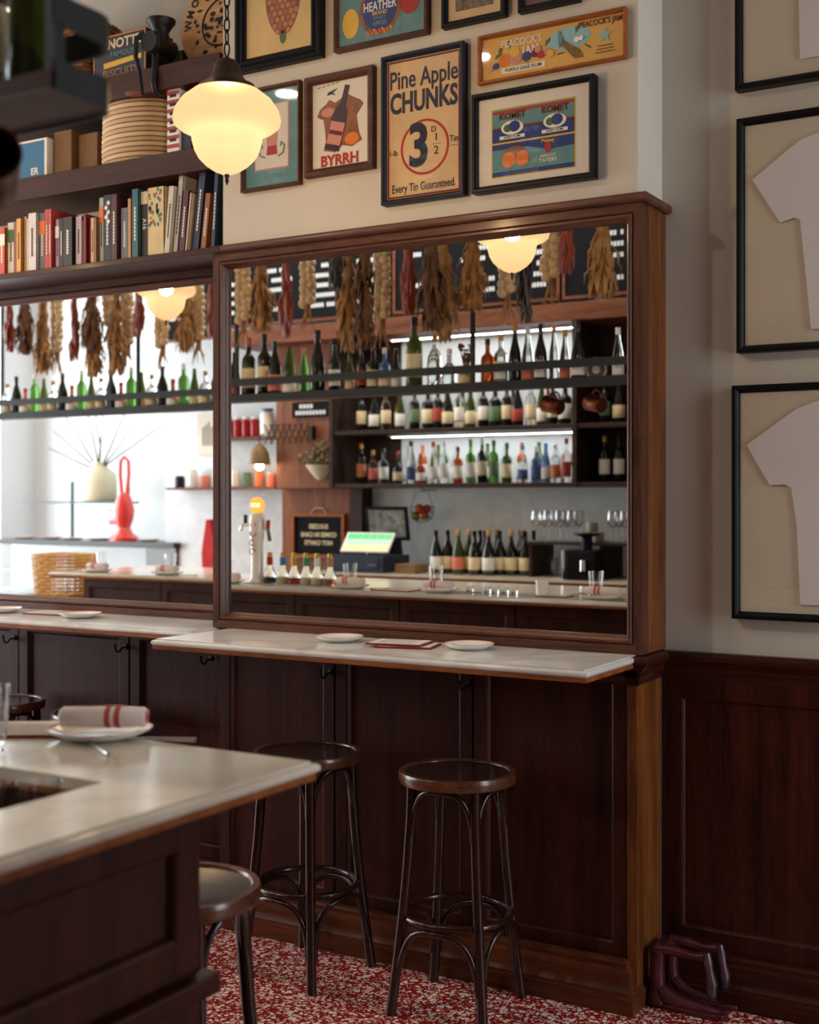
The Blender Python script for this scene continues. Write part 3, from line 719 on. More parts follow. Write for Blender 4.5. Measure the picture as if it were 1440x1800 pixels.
text('1-lb', .028, NAVY, r, -.118, -.080, y-.001, .8, .005); text('Tin', .032, NAVY, r, .118, -.060, y-.001, .8, .0); flat('tin_rule', [(.102, -.082), (.132, -.082), (.132, -.0805), (.102, -.0805)], NAVY, r, y)
text('Every Tin Guaranteed.', .040, NAVY, r, 0, -.204, y-.001, .68, .004)
# aperitif poster
r, y = picture('framed_poster', 'aperitif bottle poster with red capitals in a wide walnut frame', -2.645, -2.355, 2.722, 3.077, 3.76, .028, .028, W_FRAME, WHITEP)
mapp = [(-.085, .06), (-.06, .075), (-.045, .09), (-.02, .075), (.03, .10), (.055, .085), (.085, .07), (.098, .055), (.07, .02), (.075, -.02), (.08, -.045), (.092, -.07), (.05, -.088), (.01, -.078), (-.02, -.10), (-.07, -.088), (-.06, -.055), (-.065, -.01), (-.07, .02), (-.098, .035)]
flat('painted_map', mapp, BROWNI, r, y)
flat('map_patch', ell(.05, -.06, .03, .022, 12), ORAI, r, y-.0006); flat('map_patch', ell(-.05, .045, .03, .016, 10), PINKI, r, y-.0006)
bt = [(-.032, -.105), (.030, -.105), (.032, .015), (.020, .045), (.013, .06), (.012, .125), (-.008, .125), (-.009, .06), (-.022, .045), (-.034, .012)]
ca, sa = math.cos(-.28), math.sin(-.28)
rotp = lambda L: [(a*ca-b*sa-.005, a*sa+b*ca+.01) for a, b in L]
flat('painted_bottle', rotp(bt), plain('bottle_plum', (58, 34, 44), .6), r, y-.0012)
flat('painted_label', rotp([(-.030, -.085), (.029, -.085), (.030, -.005), (-.031, -.005)]), PINKI, r, y-.002)
flat('painted_label_band', rotp([(-.028, -.05), (.027, -.05), (.027, -.036), (-.028, -.036)]), MAROON, r, y-.0026)
text('BYRRH', .052, REDI, r, -.002, -.128, y-.001, 1.0, .035)
flat('painted_swallow', [(-.05, .115), (-.01, .125), (-.03, .112), (-.018, .10), (-.036, .108), (-.055, .104)], NAVY, r, y-.001)
for k in range(5): flat('script_stroke', [(-.095+k*.02, .135+.002*k), (-.083+k*.02, .137+.002*k), (-.083+k*.02, .139+.002*k), (-.095+k*.02, .137+.002*k)], BLACKI, r, y-.0006)
# teal mat print
r, y = picture('framed_print', 'small decorative print in a teal mat partly hidden behind the pendant lamp', -2.935, -2.668, 2.706, 3.079, 3.76, .024, .014, W_FRAME, TEALI)
flat('pink_border', [(-.078, -.115), (.078, -.115), (.078, .125), (-.078, .125)], PINKI, r, y)
flat('inner_paper', [(-.073, -.110), (.073, -.110), (.073, .120), (-.073, .120)], PAPER, r, y-.0007)
flat('painted_jar', [(-.018, -.05), (.022, -.05), (.028, .03), (.02, .06), (-.018, .06), (-.026, .03)], PINKI, r, y-.0014); flat('painted_jar_base', [(-.022, -.062), (.026, -.062), (.022, -.03), (-.018, -.03)], REDI, r, y-.002)
for sgn in (-1, 1): MB().tube([(sgn*.03, y-.002, -.07), (sgn*.052, y-.002, -.06), (sgn*.058, y-.002, -.035), (sgn*.045, y-.002, -.02), (sgn*.04, y-.002, -.035)], .003, 5).build('painted_scroll', TEALI, r)

# framed shirts
def shirt_frame(x0, x1, z0, z1, label, sx, sz, sc, poly):
    r, y = picture('framed_shirt', label, x0, x1, z0, z1, YW, .042, .021, BLACK, BACKER, pane=False, group='framed garments')
    cx, cz = (x0+x1)/2, (z0+z1)/2
    pts = [(a-cx, b-cz) for a, b in poly]
    pts = pts + [(2*(sx-cx)-a, b) for a, b in reversed(pts)]
    MB().prism_xz(pts, y-.001, y-.007).build('shirt', SHIRT, r, bevel=.002)
    MB().rectframe(x0-cx+.02, x1-cx-.02, z0-cz+.02, z1-cz-.02, [(0, -.030), (0, -.026), (.003, -.026), (.003, -.012), (0, -.012)]).build('spacer', WHITEP, r)
    MB().box(x0-cx+.02, x1-cx-.02, -.0315, -.0305, z0-cz+.02, z1-cz-.02).build('pane', PANE, r)
shirt_frame(-1.155, -.49, 2.850, 3.58, 'black framed garment hung highest on the plain wall', -.82, 0, 1, [(-.958, 2.915), (-.962, 3.10), (-.96, 3.35), (-1.03, 3.25), (-1.10, 3.33), (-1.0, 3.47), (-.90, 3.50)])
shirt_frame(-1.150, -.49, 2.032, 2.760, 'black framed pale shirt with pointed sleeve in the middle of three', -.80, 0, 1, [(-.925, 2.092), (-.945, 2.30), (-.958, 2.425), (-.975, 2.435), (-1.018, 2.425), (-1.104, 2.567), (-.955, 2.672), (-.88, 2.69)])
shirt_frame(-1.165, -.50, 1.205, 1.931, 'black framed pale shirt with gathered sleeve hung lowest above the wainscot', -.80, 0, 1, [(-.957, 1.256), (-.968, 1.50), (-.985, 1.612), (-1.005, 1.622), (-1.050, 1.620), (-1.122, 1.745), (-.97, 1.852), (-.88, 1.885)])

# ================================================================== THINGS ON THE MARBLE SHELVES AND BAR
def plate(loc, rad, label, group='small white side plates'):
    r = empty('side_plate', loc, label, 'plate', group)
    MB().lathe([(0, .006), (rad*.58, .006), (rad*.66, .008), (rad*.97, .019), (rad, .0195), (rad*.985, .016), (rad*.68, .003), (rad*.6, 0), (0, 0)], 40).build('dish', PORC, r, smooth=50)
    MB().lathe([(rad*.955, .0186), (rad*.985, .0196), (rad*.985, .0202), (rad*.955, .0192)], 40, close=True).build('rim_line', REDLINE, r)
    return r
plate((-2.412, 3.612, 1.0955), .082, 'white side plate near the middle of the projecting marble shelf behind the menus')
plate((-1.930, 3.640, 1.0955), .082, 'white side plate with a red rim line toward the cabinet corner')
def menu(loc, rz, label, w=.20, d=.15, n=1):
    r = empty('menu', loc, label, 'menu', 'red backed menus')
    MB().box(-w/2, w/2, -d/2, d/2, 0, .005).build('cover', MENU_R, r, bevel=.001)
    MB().box(-w/2+.008, w/2-.008, -d/2+.008, d/2-.008, .005, .0065).build('page', PAPER, r)
    for k in range(8): MB().box(-w/2+.025, w/2-.03-.01*(k % 3), -d/2+.02+k*.0145, -d/2+.024+k*.0145, .0065, .0068).build('print_line', plain('grey_print', (150, 144, 138), .8), r)
    r.rotation_euler = (0, 0, rz)
    return r
menu((-2.165, 3.600, 1.0955), .18, 'red backed menu lying on top of another between the two shelf plates', .19, .14).location.z = 1.1035
menu((-2.135, 3.602, 1.0955), .26, 'lower red backed menu of the pair between the two shelf plates', .19, .14)
plate((-3.800, 3.795, 1.0955), .085, 'white side plate on the alcove shelf in front of the menu')
plate((-4.265, 3.800, 1.0955), .085, 'white side plate at the far part of the alcove shelf')
menu((-4.02, 3.87, 1.0955), .12, 'dark red menu on the alcove shelf beneath the mirror', .22, .15)

def napkin(loc, rz, label):
    r = empty('rolled_napkin', loc, label, 'napkin', 'striped rolled napkins')
    L, R = .088, .0225
    n = 26; pts = []
    prof = [(0, -L), (R*.75, -L), (R*.98, -L+.006), (R, -L*.3), (R*1.03, 0), (R, L*.4), (R*.95, L-.006), (R*.75, L), (0, L)]
    m = MB().lathe(prof, n); m.v = [(z, a*1.12, b*.92+R*.92) for a, b, z in m.v]
    m.build('cloth_roll', LINEN, r, smooth=50)
    for x0 in (.006, .026):
        q = MB().lathe([(R*1.035, x0), (R*1.045, x0+.002), (R*1.045, x0+.009), (R*1.035, x0+.011)], n); q.v = [(z, a*1.12, b*.92+R*.92) for a, b, z in q.v]
        q.build('red_stripe', LINEN_R, r, smooth=50)
    sp = []
    for i in range(30):
        t = i/29*4.4*PI; q = R*.82*(1-i/34); sp.append((L+.0008, q*math.cos(t)*1.12, q*math.sin(t)*.92+R*.92))
    MB().tube(sp, .0012, 5).build('rolled_edge', LINEN_R, r)
    r.rotation_euler = (0, 0, rz)
    return r
plate((-1.862, 1.915, BZ+.0005), .105, 'white plate carrying a striped napkin at the corner of the bar', 'napkin plates along the bar')
napkin((-1.862, 1.925, BZ+.0195), math.radians(30), 'rolled white napkin with red stripes on the plate at the bar corner')
menu((-2.06, 1.88, BZ+.0005), math.radians(32), 'red backed menu beside the tumbler at the bar corner', .24, .17)
def cutlery(loc, rz, label, fork=False, L=.19):
    r = empty('table_fork' if fork else 'table_knife', loc, label, 'cutlery', 'steel cutlery on the bar')
    m = MB().tube([(-L/2, 0, .004), (-L*.2, 0, .0045), (.02, 0, .004)], [.0045, .0035, .003], 8); m.build('handle', CHROME, r, smooth=True)
    if fork:
        MB().prism_xy([(.02, -.003), (.04, -.011), (.055, -.011), (.055, .011), (.04, .011), (.02, .003)], .003, .0055).build('fork_neck', CHROME, r)
        for k in range(4): MB().tube([(.054, -.0095+k*.0063, .0045), (.075, -.0095+k*.0063, .003), (.095, -.0095+k*.0063, .006)], .0014, 6).build('tine', CHROME, r)
    else:
        MB().prism_xy([(.018, -.004), (.03, -.008), (.085, -.008), (.098, -.002), (.098, .002), (.02, .004)], .003, .005).build('blade', CHROME, r)
    r.rotation_euler = (0, 0, rz)
    return r
cutlery((-1.745, 1.935, BZ+.001), math.radians(202), 'steel fork pointing past the napkin plate at the bar corner', True)
cutlery((-1.79, 1.825, BZ+.001), math.radians(150), 'steel knife lying against the napkin plate at the bar corner')
def tumbler_mesh(h=.125, r=.040):
    ps = [(0, .0), (r*.72, .0), (r*.74, .004), (r*.78, h*.3), (r*.82, h*.38), (r*.97, h), (r*.93, h), (r*.78, h*.42), (r*.70, .014), (0, .012)]
    m = MB(); n = 24; m.lathe(ps, n)
    m.v = [(a*(1+.025*math.cos(12*math.atan2(b, a))*(1 if z < h*.5 else 0)), b*(1+.025*math.cos(12*math.atan2(b, a))*(1 if z < h*.5 else 0)), z) for a, b, z in m.v]
    return m
tb = tumbler_mesh().build('tumbler', TGLASS, smooth=60); tb.location = (-1.945, 1.705, BZ+.0005)
tag(tb, 'clear faceted water tumbler beside the menu at the bar corner', 'glass', 'faceted water tumblers')
for i, (gx, gy) in enumerate(((-1.72, 1.50), (-1.82, 1.52), (-1.92, 1.49), (-1.66, 1.56), (-2.03, 1.52))):
    g = copy_tree(tb, (gx, gy, .9705), label='clear tumbler standing in the dark well of the bar', group='tumblers in the bar well')

# cast iron shoe lasts beside the cabinet corner
r = empty('shoe_last_stand', (-1.33, 3.86, 0), 'reddish cast iron cobbler shoe last stand on the floor beside the cabinet corner', 'shoe last')
RUST = plain('reddish_cast_iron', (92, 44, 50), .35, .55, noise=.45, nscale=18)
RUST2 = plain('polished_iron_last', (108, 92, 100), .32, .8, noise=.3, nscale=30)
for dy, dx in ((-.035, 0), (.058, .012)):
    foot = [(-.055+dx, 0), (-.056+dx, .028), (-.02+dx, .034), (.03+dx, .040), (.10+dx, .046), (.150+dx, .034), (.168+dx, .014), (.160+dx, -.004), (.12+dx, -.014), (.03+dx, -.010), (-.02+dx, -.006)]
    m = MB().prism_xy([(a*1.12, (b-.014)*1.25+dy) for a, b in foot], .0, .017)
    m.tube([(-.035+dx, dy, .01), (-.034+dx, dy, .05), (-.034+dx, dy, .12), (-.030+dx, dy, .178)], [.036, .027, .023, .025], 12)
    m.tube([(-.034+dx, dy, .060), (-.005+dx, dy, .036), (.04+dx, dy, .020), (.11+dx, dy+.004, .012), (.165+dx, dy+.006, .008)], [.026, .028, .026, .024, .010], 10)
    m.build('leg_and_sole', RUST, r, smooth=50, bevel=.003)
    a = MB().tube([(-.034+dx, dy, .176), (.02+dx, dy, .180), (.08+dx, dy, .172), (.118+dx, dy, .178)], [.021, .017, .015, .018], 10)
    a.build('arm', RUST, r, smooth=60)
    MB().tube([(.122+dx, dy, .192), (.126+dx, dy, .165), (.132+dx, dy, .135), (.138+dx, dy, .10), (.138+dx, dy, .065), (.134+dx, dy, .045)], [.012, .016, .013, .019, .016, .004], 10).build('last', RUST2, r, smooth=60)
MB().box(-.052, -.012, -.05, .072, .166, .188).build('bridge', RUST, r, bevel=.006)

# ================================================================== BOOKS AND OTHER THINGS IN THE ALCOVE SHELVES
BOOKS = [
 (-4.24,-4.201,2.72,(196,86,60),'red and white',0),(-4.199,-4.158,2.739,(206,200,182),'white and green',0),(-4.155,-4.136,2.738,(150,84,64),'thin russet',0),
 (-4.135,-4.104,2.747,(216,160,84),'mustard yellow',0),(-4.101,-4.082,2.755,(190,140,92),'thin tan',0),(-4.081,-4.065,2.744,(212,204,196),'thin off-white',0),
 (-4.064,-4.015,2.761,(214,208,206),'thick white',0),(-4.013,-3.976,2.759,(104,106,112),'grey and orange',0),(-3.974,-3.950,2.769,(190,74,64),'coral red',0),(-3.949,-3.927,2.766,(190,74,64),'coral red',0),
 (-3.919,-3.895,2.723,(176,140,168),'white and lilac',0),(-3.893,-3.866,2.722,(34,36,50),'dark navy',0),(-3.864,-3.811,2.722,(36,38,44),'thick black and silver',0),(-3.806,-3.770,2.721,(196,180,190),'pale lavender',0),
 (-3.766,-3.752,2.70,(96,30,34),'thin dark red',0),(-3.751,-3.733,2.723,(122,28,34),'crimson',0),(-3.732,-3.717,2.71,(150,52,48),'thin red',0),(-3.716,-3.695,2.705,(214,182,140),'cream',0),
 (-3.694,-3.677,2.703,(150,100,62),'thin brown',0),(-3.676,-3.649,2.782,(176,172,160),'grey and orange patterned',0),(-3.647,-3.603,2.787,(34,42,62),'navy with white flowers',0),(-3.602,-3.567,2.784,(78,42,46),'maroon with white lettering',0),
 (-3.560,-3.519,2.727,(112,122,136),'blue-grey',0),(-3.518,-3.498,2.759,(196,142,92),'thin tan tall',0),(-3.491,-3.456,2.791,(52,98,102),'teal',0),(-3.455,-3.415,2.782,(30,30,38),'black with A16 lettering',0),
 (-3.414,-3.329,2.787,(216,190,138),'thick cream floral',0),(-3.327,-3.297,2.782,(206,196,178),'leaning ivory',.10),(-3.293,-3.268,2.824,(196,192,186),'tall leaning grey-white',.11),(-3.258,-3.228,2.758,(84,44,64),'leaning plum',.10),
 (-3.222,-3.210,2.744,(206,178,150),'thin leaning cream',.12),(-3.199,-3.164,2.837,(42,52,84),'tall leaning navy',.13),(-3.150,-3.122,2.735,(150,90,54),'leaning brown and orange',.12),(-3.096,-3.074,2.804,(40,54,76),'tall leaning dark blue',.07),(-3.050,-3.037,2.735,(54,58,40),'dark olive patterned',.0)]
PAGE = plain('book_pages', (212, 196, 164), .9)
for i, (x0, x1, zt, rgb, nm, lean) in enumerate(BOOKS):
    w, h = x1-x0-.001, zt-2.5215
    d = .15+.025*((i*7) % 3)
    yf = 3.762+.006*((i*5) % 3)
    mt = plain('book_cover_'+str(i), rgb, .55, noise=.10, nscale=25)
    r = empty('book', (x0, yf, 2.5215), (nm if i != 8 else 'coral red')+(' book spine standing in the row on the bookshelf' if i != 8 else ' book spine between the grey and orange book and its twin'), 'book', 'books on the alcove shelf')
    m = MB().box(0, .002, 0, d, 0, h).box(w-.002, w, 0, d, 0, h).box(0, w, 0, .003, 0, h); m.build('cover', mt, r)
    if w > .006: MB().box(.002, w-.002, .003, d-.003, .003, h-.004).build('page_block', PAGE, r)
    if 'floral' in nm:
        for k in range(26):
            fx, fz = random.uniform(.006, w-.006), random.uniform(h*.42, h-.008)
            flat('printed_leaf', ell(fx, fz, .006, .009, 6, random.random()), plain('floral_green', (64, 128, 104), .7), r, -.0002, .0004)
        for k in range(9): flat('printed_bloom', ell(random.uniform(.008, w-.008), random.uniform(h*.42, h-.008), .0045, .0045, 8), REDI, r, -.0007, .0004)
    elif 'A16' in nm:
        text('A16', .026, WHITEI, r, w/2, h*.50, -.0006, 1, .01, spin=PI/2)
        flat('title_band', [(.002, h*.80), (w-.002, h*.80), (w-.002, h-.004), (.002, h-.004)], LAB_CREAM, r, -.0002)
    elif w > .02:
        lt = WHITEI if sum(rgb) < 380 else BLACKI
        n = 9+(i % 4)
        for k in range(n):
            zz = h*.25+k*h*.5/n
            flat('title_mark', [(w*.40, zz), (w*.60, zz), (w*.60, zz+h*.40/n), (w*.40, zz+h*.40/n)], lt, r, -.0002)
        if nm in ('red and white', 'white and green', 'grey and orange', 'grey and orange patterned', 'white and lilac'):
            c2m = {'red and white': WHITEI, 'white and green': GREENI, 'grey and orange': ORAI, 'grey and orange patterned': ORAI, 'white and lilac': WHITEI}[nm]
            flat('spine_band', [(.0005, h*.62), (w-.0005, h*.62), (w-.0005, h*.86), (.0005, h*.86)], c2m, r, -.0008)
        if 'flowers' in nm:
            for k in range(5): flat('printed_bloom', ell(w*.5+.006*(-1)**k, h*(.60+.07*k), .009, .009, 7), WHITEI, r, -.0009)
    r.rotation_euler = (0, lean, 0)
# biscuit tin
r = empty('biscuit_tin', (-3.575, 3.80, 3.2455), 'old dark biscuit tin with cream, teal and gold lettering', 'tin', rot=(0, 0, 0))
MB().box(-.16, .125, 0, .16, 0, .19).build('body', plain('tin_navy', (34, 36, 50), .4), r, bevel=.004)
MB().rectframe(-.157, .122, .003, .187, [(0, 0), (0, -.001), (.006, -.001), (.006, 0)]).build('gold_border', plain('tin_gold', (190, 130, 66), .4), r)
text("ARNOTT'S", .052, LAB_CREAM, r, -.018, .150, -.0012, 1.05, .03); text('FAMOUS', .030, TEALI, r, -.0, .108, -.0012, 1.1, .01)
flat('gold_ribbon', [(-.10, .058), (.10, .072), (.10, .092), (-.10, .080)], YELI, r, -.0004); text('BISCUITS', .044, plain('tin_bronze', (150, 110, 70), .5), r, -.01, .034, -.0012, 1.1, .02)
# mincer
r = empty('meat_mincer', (-3.352, 3.775, 3.2455), 'black cast iron hand mincer clamped over the edge of the upper shelf', 'mincer')
MB().lathe([(0, .07), (.022, .07), (.030, .09), (.034, .12), (.030, .135), (.040, .155), (.056, .175), (.058, .186), (.052, .186), (.034, .155), (0, .14)], 24).build('hopper', IRON, r, smooth=50)
m = MB().lathe([(0, -.07), (.04, -.07), (.044, -.05), (.036, -.04), (.036, .06), (.028, .065), (0, .065)], 20); m.v = [(z*.3+.02, a, b+.085) if False else (a, z, b+.085) for a, b, z in m.v]; m.build('barrel', IRON, r, smooth=45)
MB().tube([(-.005, -.02, .07), (.0, -.03, .03), (.002, -.036, -.005), (.002, -.046, -.06), (.002, -.036, -.098), (.002, .0, -.105)], [.016, .014, .013, .012, .012, .010], 10).build('clamp', IRON, r, smooth=60)
MB().tube([(-.03, -.06, .125), (-.058, -.075, .10), (-.052, -.085, .03), (-.028, -.09, -.035), (-.018, -.09, -.10), (-.018, -.09, -.122)], [.012, .010, .009, .008, .008, .009], 10).build('crank', IRON, r, smooth=60)
MB().tube([(-.015, -.09, -.118), (-.05, -.10, -.116), (-.078, -.104, -.110)], [.012, .015, .011], 10).build('grip', plain('worn_red_wood', (112, 60, 46), .5), r, smooth=60)
# round lettered lid
r = empty('round_wooden_lid', (-3.175, 3.93, 3.2455), 'round pale wooden box lid with black stamped lettering leaning on the upper shelf', 'lid', rot=(math.radians(-8), 0, 0))
MB().lathe([(0, 0), (.205, 0), (.212, .004), (.212, .022), (.205, .026), (0, .026)], 48).build('disc', W_LIGHT, r, smooth=40, loc=(0, 0, .213), rot=(PI/2, 0, 0))
for k, ch in enumerate('WMOM'):
    t = PI*1.0-k*PI*.085
    text(ch, .048, BLACKI, r, .172*math.cos(t), .213+.172*math.sin(t), -.0275, .9, .03, spin=-(t-PI/2))
for k in range(70):
    t = random.uniform(0, 2*PI); q = random.uniform(.01, .15)
    flat('stamped_mark', ell(q*math.cos(t), .20+q*math.sin(t), random.uniform(.006, .016), random.uniform(.004, .012), 6, random.random()*3), BLACKI, r, -.0262-.00002*k, .0004)
MB().tube([(.10*math.cos(t), -.0265, .20+.10*math.sin(t)) for t in [2*PI*i/28 for i in range(29)]], .004, 5).build('stamped_ring', BLACKI, r)
# dark box behind mincer, wicker basket
tag(MB().box(-3.435, -3.375, 3.93, 4.04, 3.2455, 3.37).build('small_dark_box', plain('dark_brown_box', (52, 34, 26), .6), bevel=.003), 'small dark brown box behind the mincer on the upper shelf', 'box')
def weave_basket(name, loc, label, w, d, h, mt, nx=16, nz=8, rr=.007, taper=1.1):
    r = empty(name, loc, label, 'basket')
    for j in range(nz):
        z = rr+j*(h-2*rr)/(nz-1); t = 1+(taper-1)*z/h; pts = []
        N = 64
        for i in range(N):
            a = 2*PI*i/N; c, s = math.cos(a), math.sin(a); e = 5
            q = 1/((abs(c)**e+abs(s)**e)**(1/e)); wv = 1+.03*math.sin(nx*2*a/2+j*PI)
            pts.append((w/2*q*c*t*wv, d/2*q*s*t*wv, z))
        MB().tube(pts, rr, 6, closed=True).build('woven_strand', mt, r, smooth=True)
    for i in range(nx*2):
        a = 2*PI*i/(nx*2); c, s = math.cos(a), math.sin(a); q = 1/((abs(c)**5+abs(s)**5)**.2)
        MB().tube([(w/2*q*c, d/2*q*s, 0), (w/2*q*c*taper, d/2*q*s*taper, h)], rr*.6, 5).build('stake', mt, r)
    MB().box(-w/2, w/2, -d/2, d/2, 0, .006).build('basket_floor', mt, r)
    return r
weave_basket('wicker_basket', (-3.92, 3.90, 3.2455), 'brown wicker basket on the upper shelf beside the biscuit tin', .28, .22, .30, WICKER, 18, 17, .010)
# stack of wooden baskets
for k in range(13):
    r = empty('bread_basket', (-3.555, 3.885, 2.906+k*.0195), 'oval pale wooden bread basket, '+['lowest', 'second', 'third', 'fourth', 'fifth', 'sixth', 'seventh', 'eighth', 'ninth', 'tenth', 'eleventh', 'twelfth', 'topmost'][k]+' of the nested stack above the books', 'basket', 'nested pale wooden baskets')
    t = 1.0+.012*math.sin(k*.5)
    m = MB().lathe([(.150*t, 0), (.165*t, .003), (.170*t, .016), (.163*t, .016), (.150*t, .005), (0, .005), (0, 0)], 36)
    m.v = [(a*1.05, b*.72, z) for a, b, z in m.v]
    m.build('rim', plain('pale_cane_'+str(k % 2), (214, 186, 148) if k % 2 else (196, 160, 120), .7), r, smooth=40)
# striped book box, dark folder, blue box, cartons
r = empty('striped_book', (-3.282, 3.765, 2.9055), 'tall red and white striped book spine with dark lettering', 'book')
MB().box(-.030, .030, 0, .20, 0, .335).build('cover', WHITEI, r, bevel=.002)
for k in range(10): MB().box(-.0305, .0305, -.0008, .0, .020+k*.034, .035+k*.034).build('red_stripe', LAB_RED, r)
text('C', .040, NAVY, r, 0, .300, -.0018, 1.2, .02, spin=PI/2)
for k in range(7): flat('spine_mark', [(-.016, .045+k*.034), (.016, .045+k*.034), (.016, .057+k*.034), (-.016, .057+k*.034)], NAVY, r, -.0009)
tag(MB().box(-3.248, -3.200, 3.775, 3.99, 2.9055, 3.13).build('dark_blue_folder', plain('dark_blue_cover', (32, 36, 66), .5), bevel=.002), 'dark blue folder standing beside the striped book', 'folder')
tag(MB().box(-3.194, -3.16, 3.80, 3.99, 2.9055, 3.10).build('yellow_spined_book', plain('mustard_cover', (150, 120, 40), .5), bevel=.002), 'mustard book standing beside the dark blue folder behind the lamp', 'book')
r = empty('storage_box', (-4.10, 3.79, 2.9055), 'blue and white storage box on the shelf above the books', 'box')
MB().box(-.16, .115, 0, .2, 0, .17).build('body', WHITEI, r, bevel=.003); MB().box(-.15, .100, -.001, 0, .014, .16).build('blue_face', plain('box_blue', (50, 110, 150), .6), r); text('ER', .04, WHITEI, r, .045, .035, -.0015, 1, .02)
CARD = plain('brown_cardboard', (128, 98, 70), .85, noise=.08, nscale=20)
tag(MB().box(-3.975, -3.875, 3.82, 4.03, 2.9055, 3.10).build('cardboard_box', CARD, bevel=.003), 'brown cardboard box beside the blue and white storage box', 'box')
tag(MB().box(-3.868, -3.76, 3.85, 4.03, 2.9055, 3.08).build('cardboard_box', CARD, bevel=.003), 'brown cardboard box beside the nested wooden baskets', 'box')

# ================================================================== BOTTLES
PROF = {
 'bordeaux': [(0,0),(.118,0),(.125,.01),(.125,.60),(.118,.66),(.070,.73),(.046,.77),(.044,.96),(.048,.965),(.048,1.0),(0,1.0)],
 'burgundy': [(0,0),(.132,0),(.140,.01),(.140,.46),(.128,.55),(.080,.70),(.050,.80),(.046,.96),(.050,.965),(.050,1.0),(0,1.0)],
 'champagne': [(0,0),(.142,0),(.150,.012),(.148,.42),(.128,.55),(.085,.68),(.056,.80),(.054,.94),(.060,.95),(.060,1.0),(0,1.0)],
 'spirit': [(0,0),(.148,0),(.155,.012),(.155,.56),(.140,.64),(.070,.70),(.052,.74),(.052,.97),(0,.97)],
 'slim': [(0,0),(.115,0),(.12,.01),(.118,.45),(.095,.60),(.060,.75),(.046,.9),(.046,.98),(0,.98)],
 'squat': [(0,0),(.20,0),(.21,.02),(.21,.42),(.19,.52),(.10,.62),(.065,.66),(.065,.96),(0,.96)],
 'demijohn': [(0,0),(.20,0),(.225,.03),(.23,.45),(.21,.60),(.13,.72),(.07,.78),(.065,.95),(.08,.96),(.08,1.0),(0,1.0)],
 'gourd': [(0,0),(.12,0),(.14,.02),(.145,.40),(.13,.60),(.09,.80),(.05,.93),(.03,1.0),(0,1.0)],
}
LABZ = {'bordeaux': (.18,.50), 'burgundy': (.12,.40), 'champagne': (.12,.38), 'spirit': (.14,.48), 'slim': (.10,.40), 'squat': (.10,.36), 'demijohn': (.15,.4), 'gourd': (.05,.28)}
_mc = {}
GNAME = {id(DGLASS): 'dark', id(GGLASS): 'olive green', id(LGLASS): 'bright green', id(CGLASS): 'clear', id(AGLASS): 'amber', id(RGLASS): 'red', id(BGLASS): 'blue'}
def _cached(key, fn):
    if key not in _mc: _mc[key] = fn()
    return _mc[key]
def mesh_of(mb, name, mat, smooth=45):
    o = mb.build(name, mat, smooth=smooth); me = o.data; bpy.data.objects.remove(o); return me
def bottle(kind, x, y, z, h, glass, lab=None, cap=None, where='', group='', scale_r=1.0):
    p = PROF[kind]; hz = h
    me = _cached((kind, glass.name), lambda: mesh_of(MB().lathe(p, 18), kind+'_bottle', glass))
    o = link('bottle', me, None, (x, y, z)); o.scale = (h*scale_r, h*scale_r, h)
    rx = max(q for q, _ in p)
    nm = GNAME[id(glass)]
    desc = nm+' '+{'bordeaux': 'wine', 'burgundy': 'sloping wine', 'champagne': 'sparkling wine', 'spirit': 'spirit', 'slim': 'slim', 'squat': 'squat', 'demijohn': 'demijohn', 'gourd': 'gourd shaped'}[kind]+' bottle'
    if lab:
        a, b = LABZ[kind]
        ml = _cached((kind, 'lab', lab.name), lambda: mesh_of(MB().lathe([(rx*1.012, a), (rx*1.02, a+.002), (rx*1.02, b-.002), (rx*1.012, b)], 18), kind+'_label', lab))
        link('label', ml, o); desc += ' with '+lab.name.replace('_', ' ')
    if cap:
        rt = [q for q, zz in p if zz > .9][0]
        mcp = _cached((kind, 'cap', cap.name), lambda: mesh_of(MB().lathe([(rt*1.12, .88), (rt*1.15, .885), (rt*1.15, 1.008), (rt*1.05, 1.015), (0, 1.015)], 14), kind+'_cap', cap))
        link('cap', mcp, o); desc += (' and ' if lab else ' with ')+cap.name.replace('_', ' ')
    tag(o, desc+' '+where, 'bottle', group)
    return o
def girth(kind, h, x, xs):
    gap = min([abs(x-o) for o in xs if o != x]+[1])
    return min(1.0, .47*gap/(1.02*h*max(r for r, _ in PROF[kind])))
RB = 2.1825; RYC = 1.385
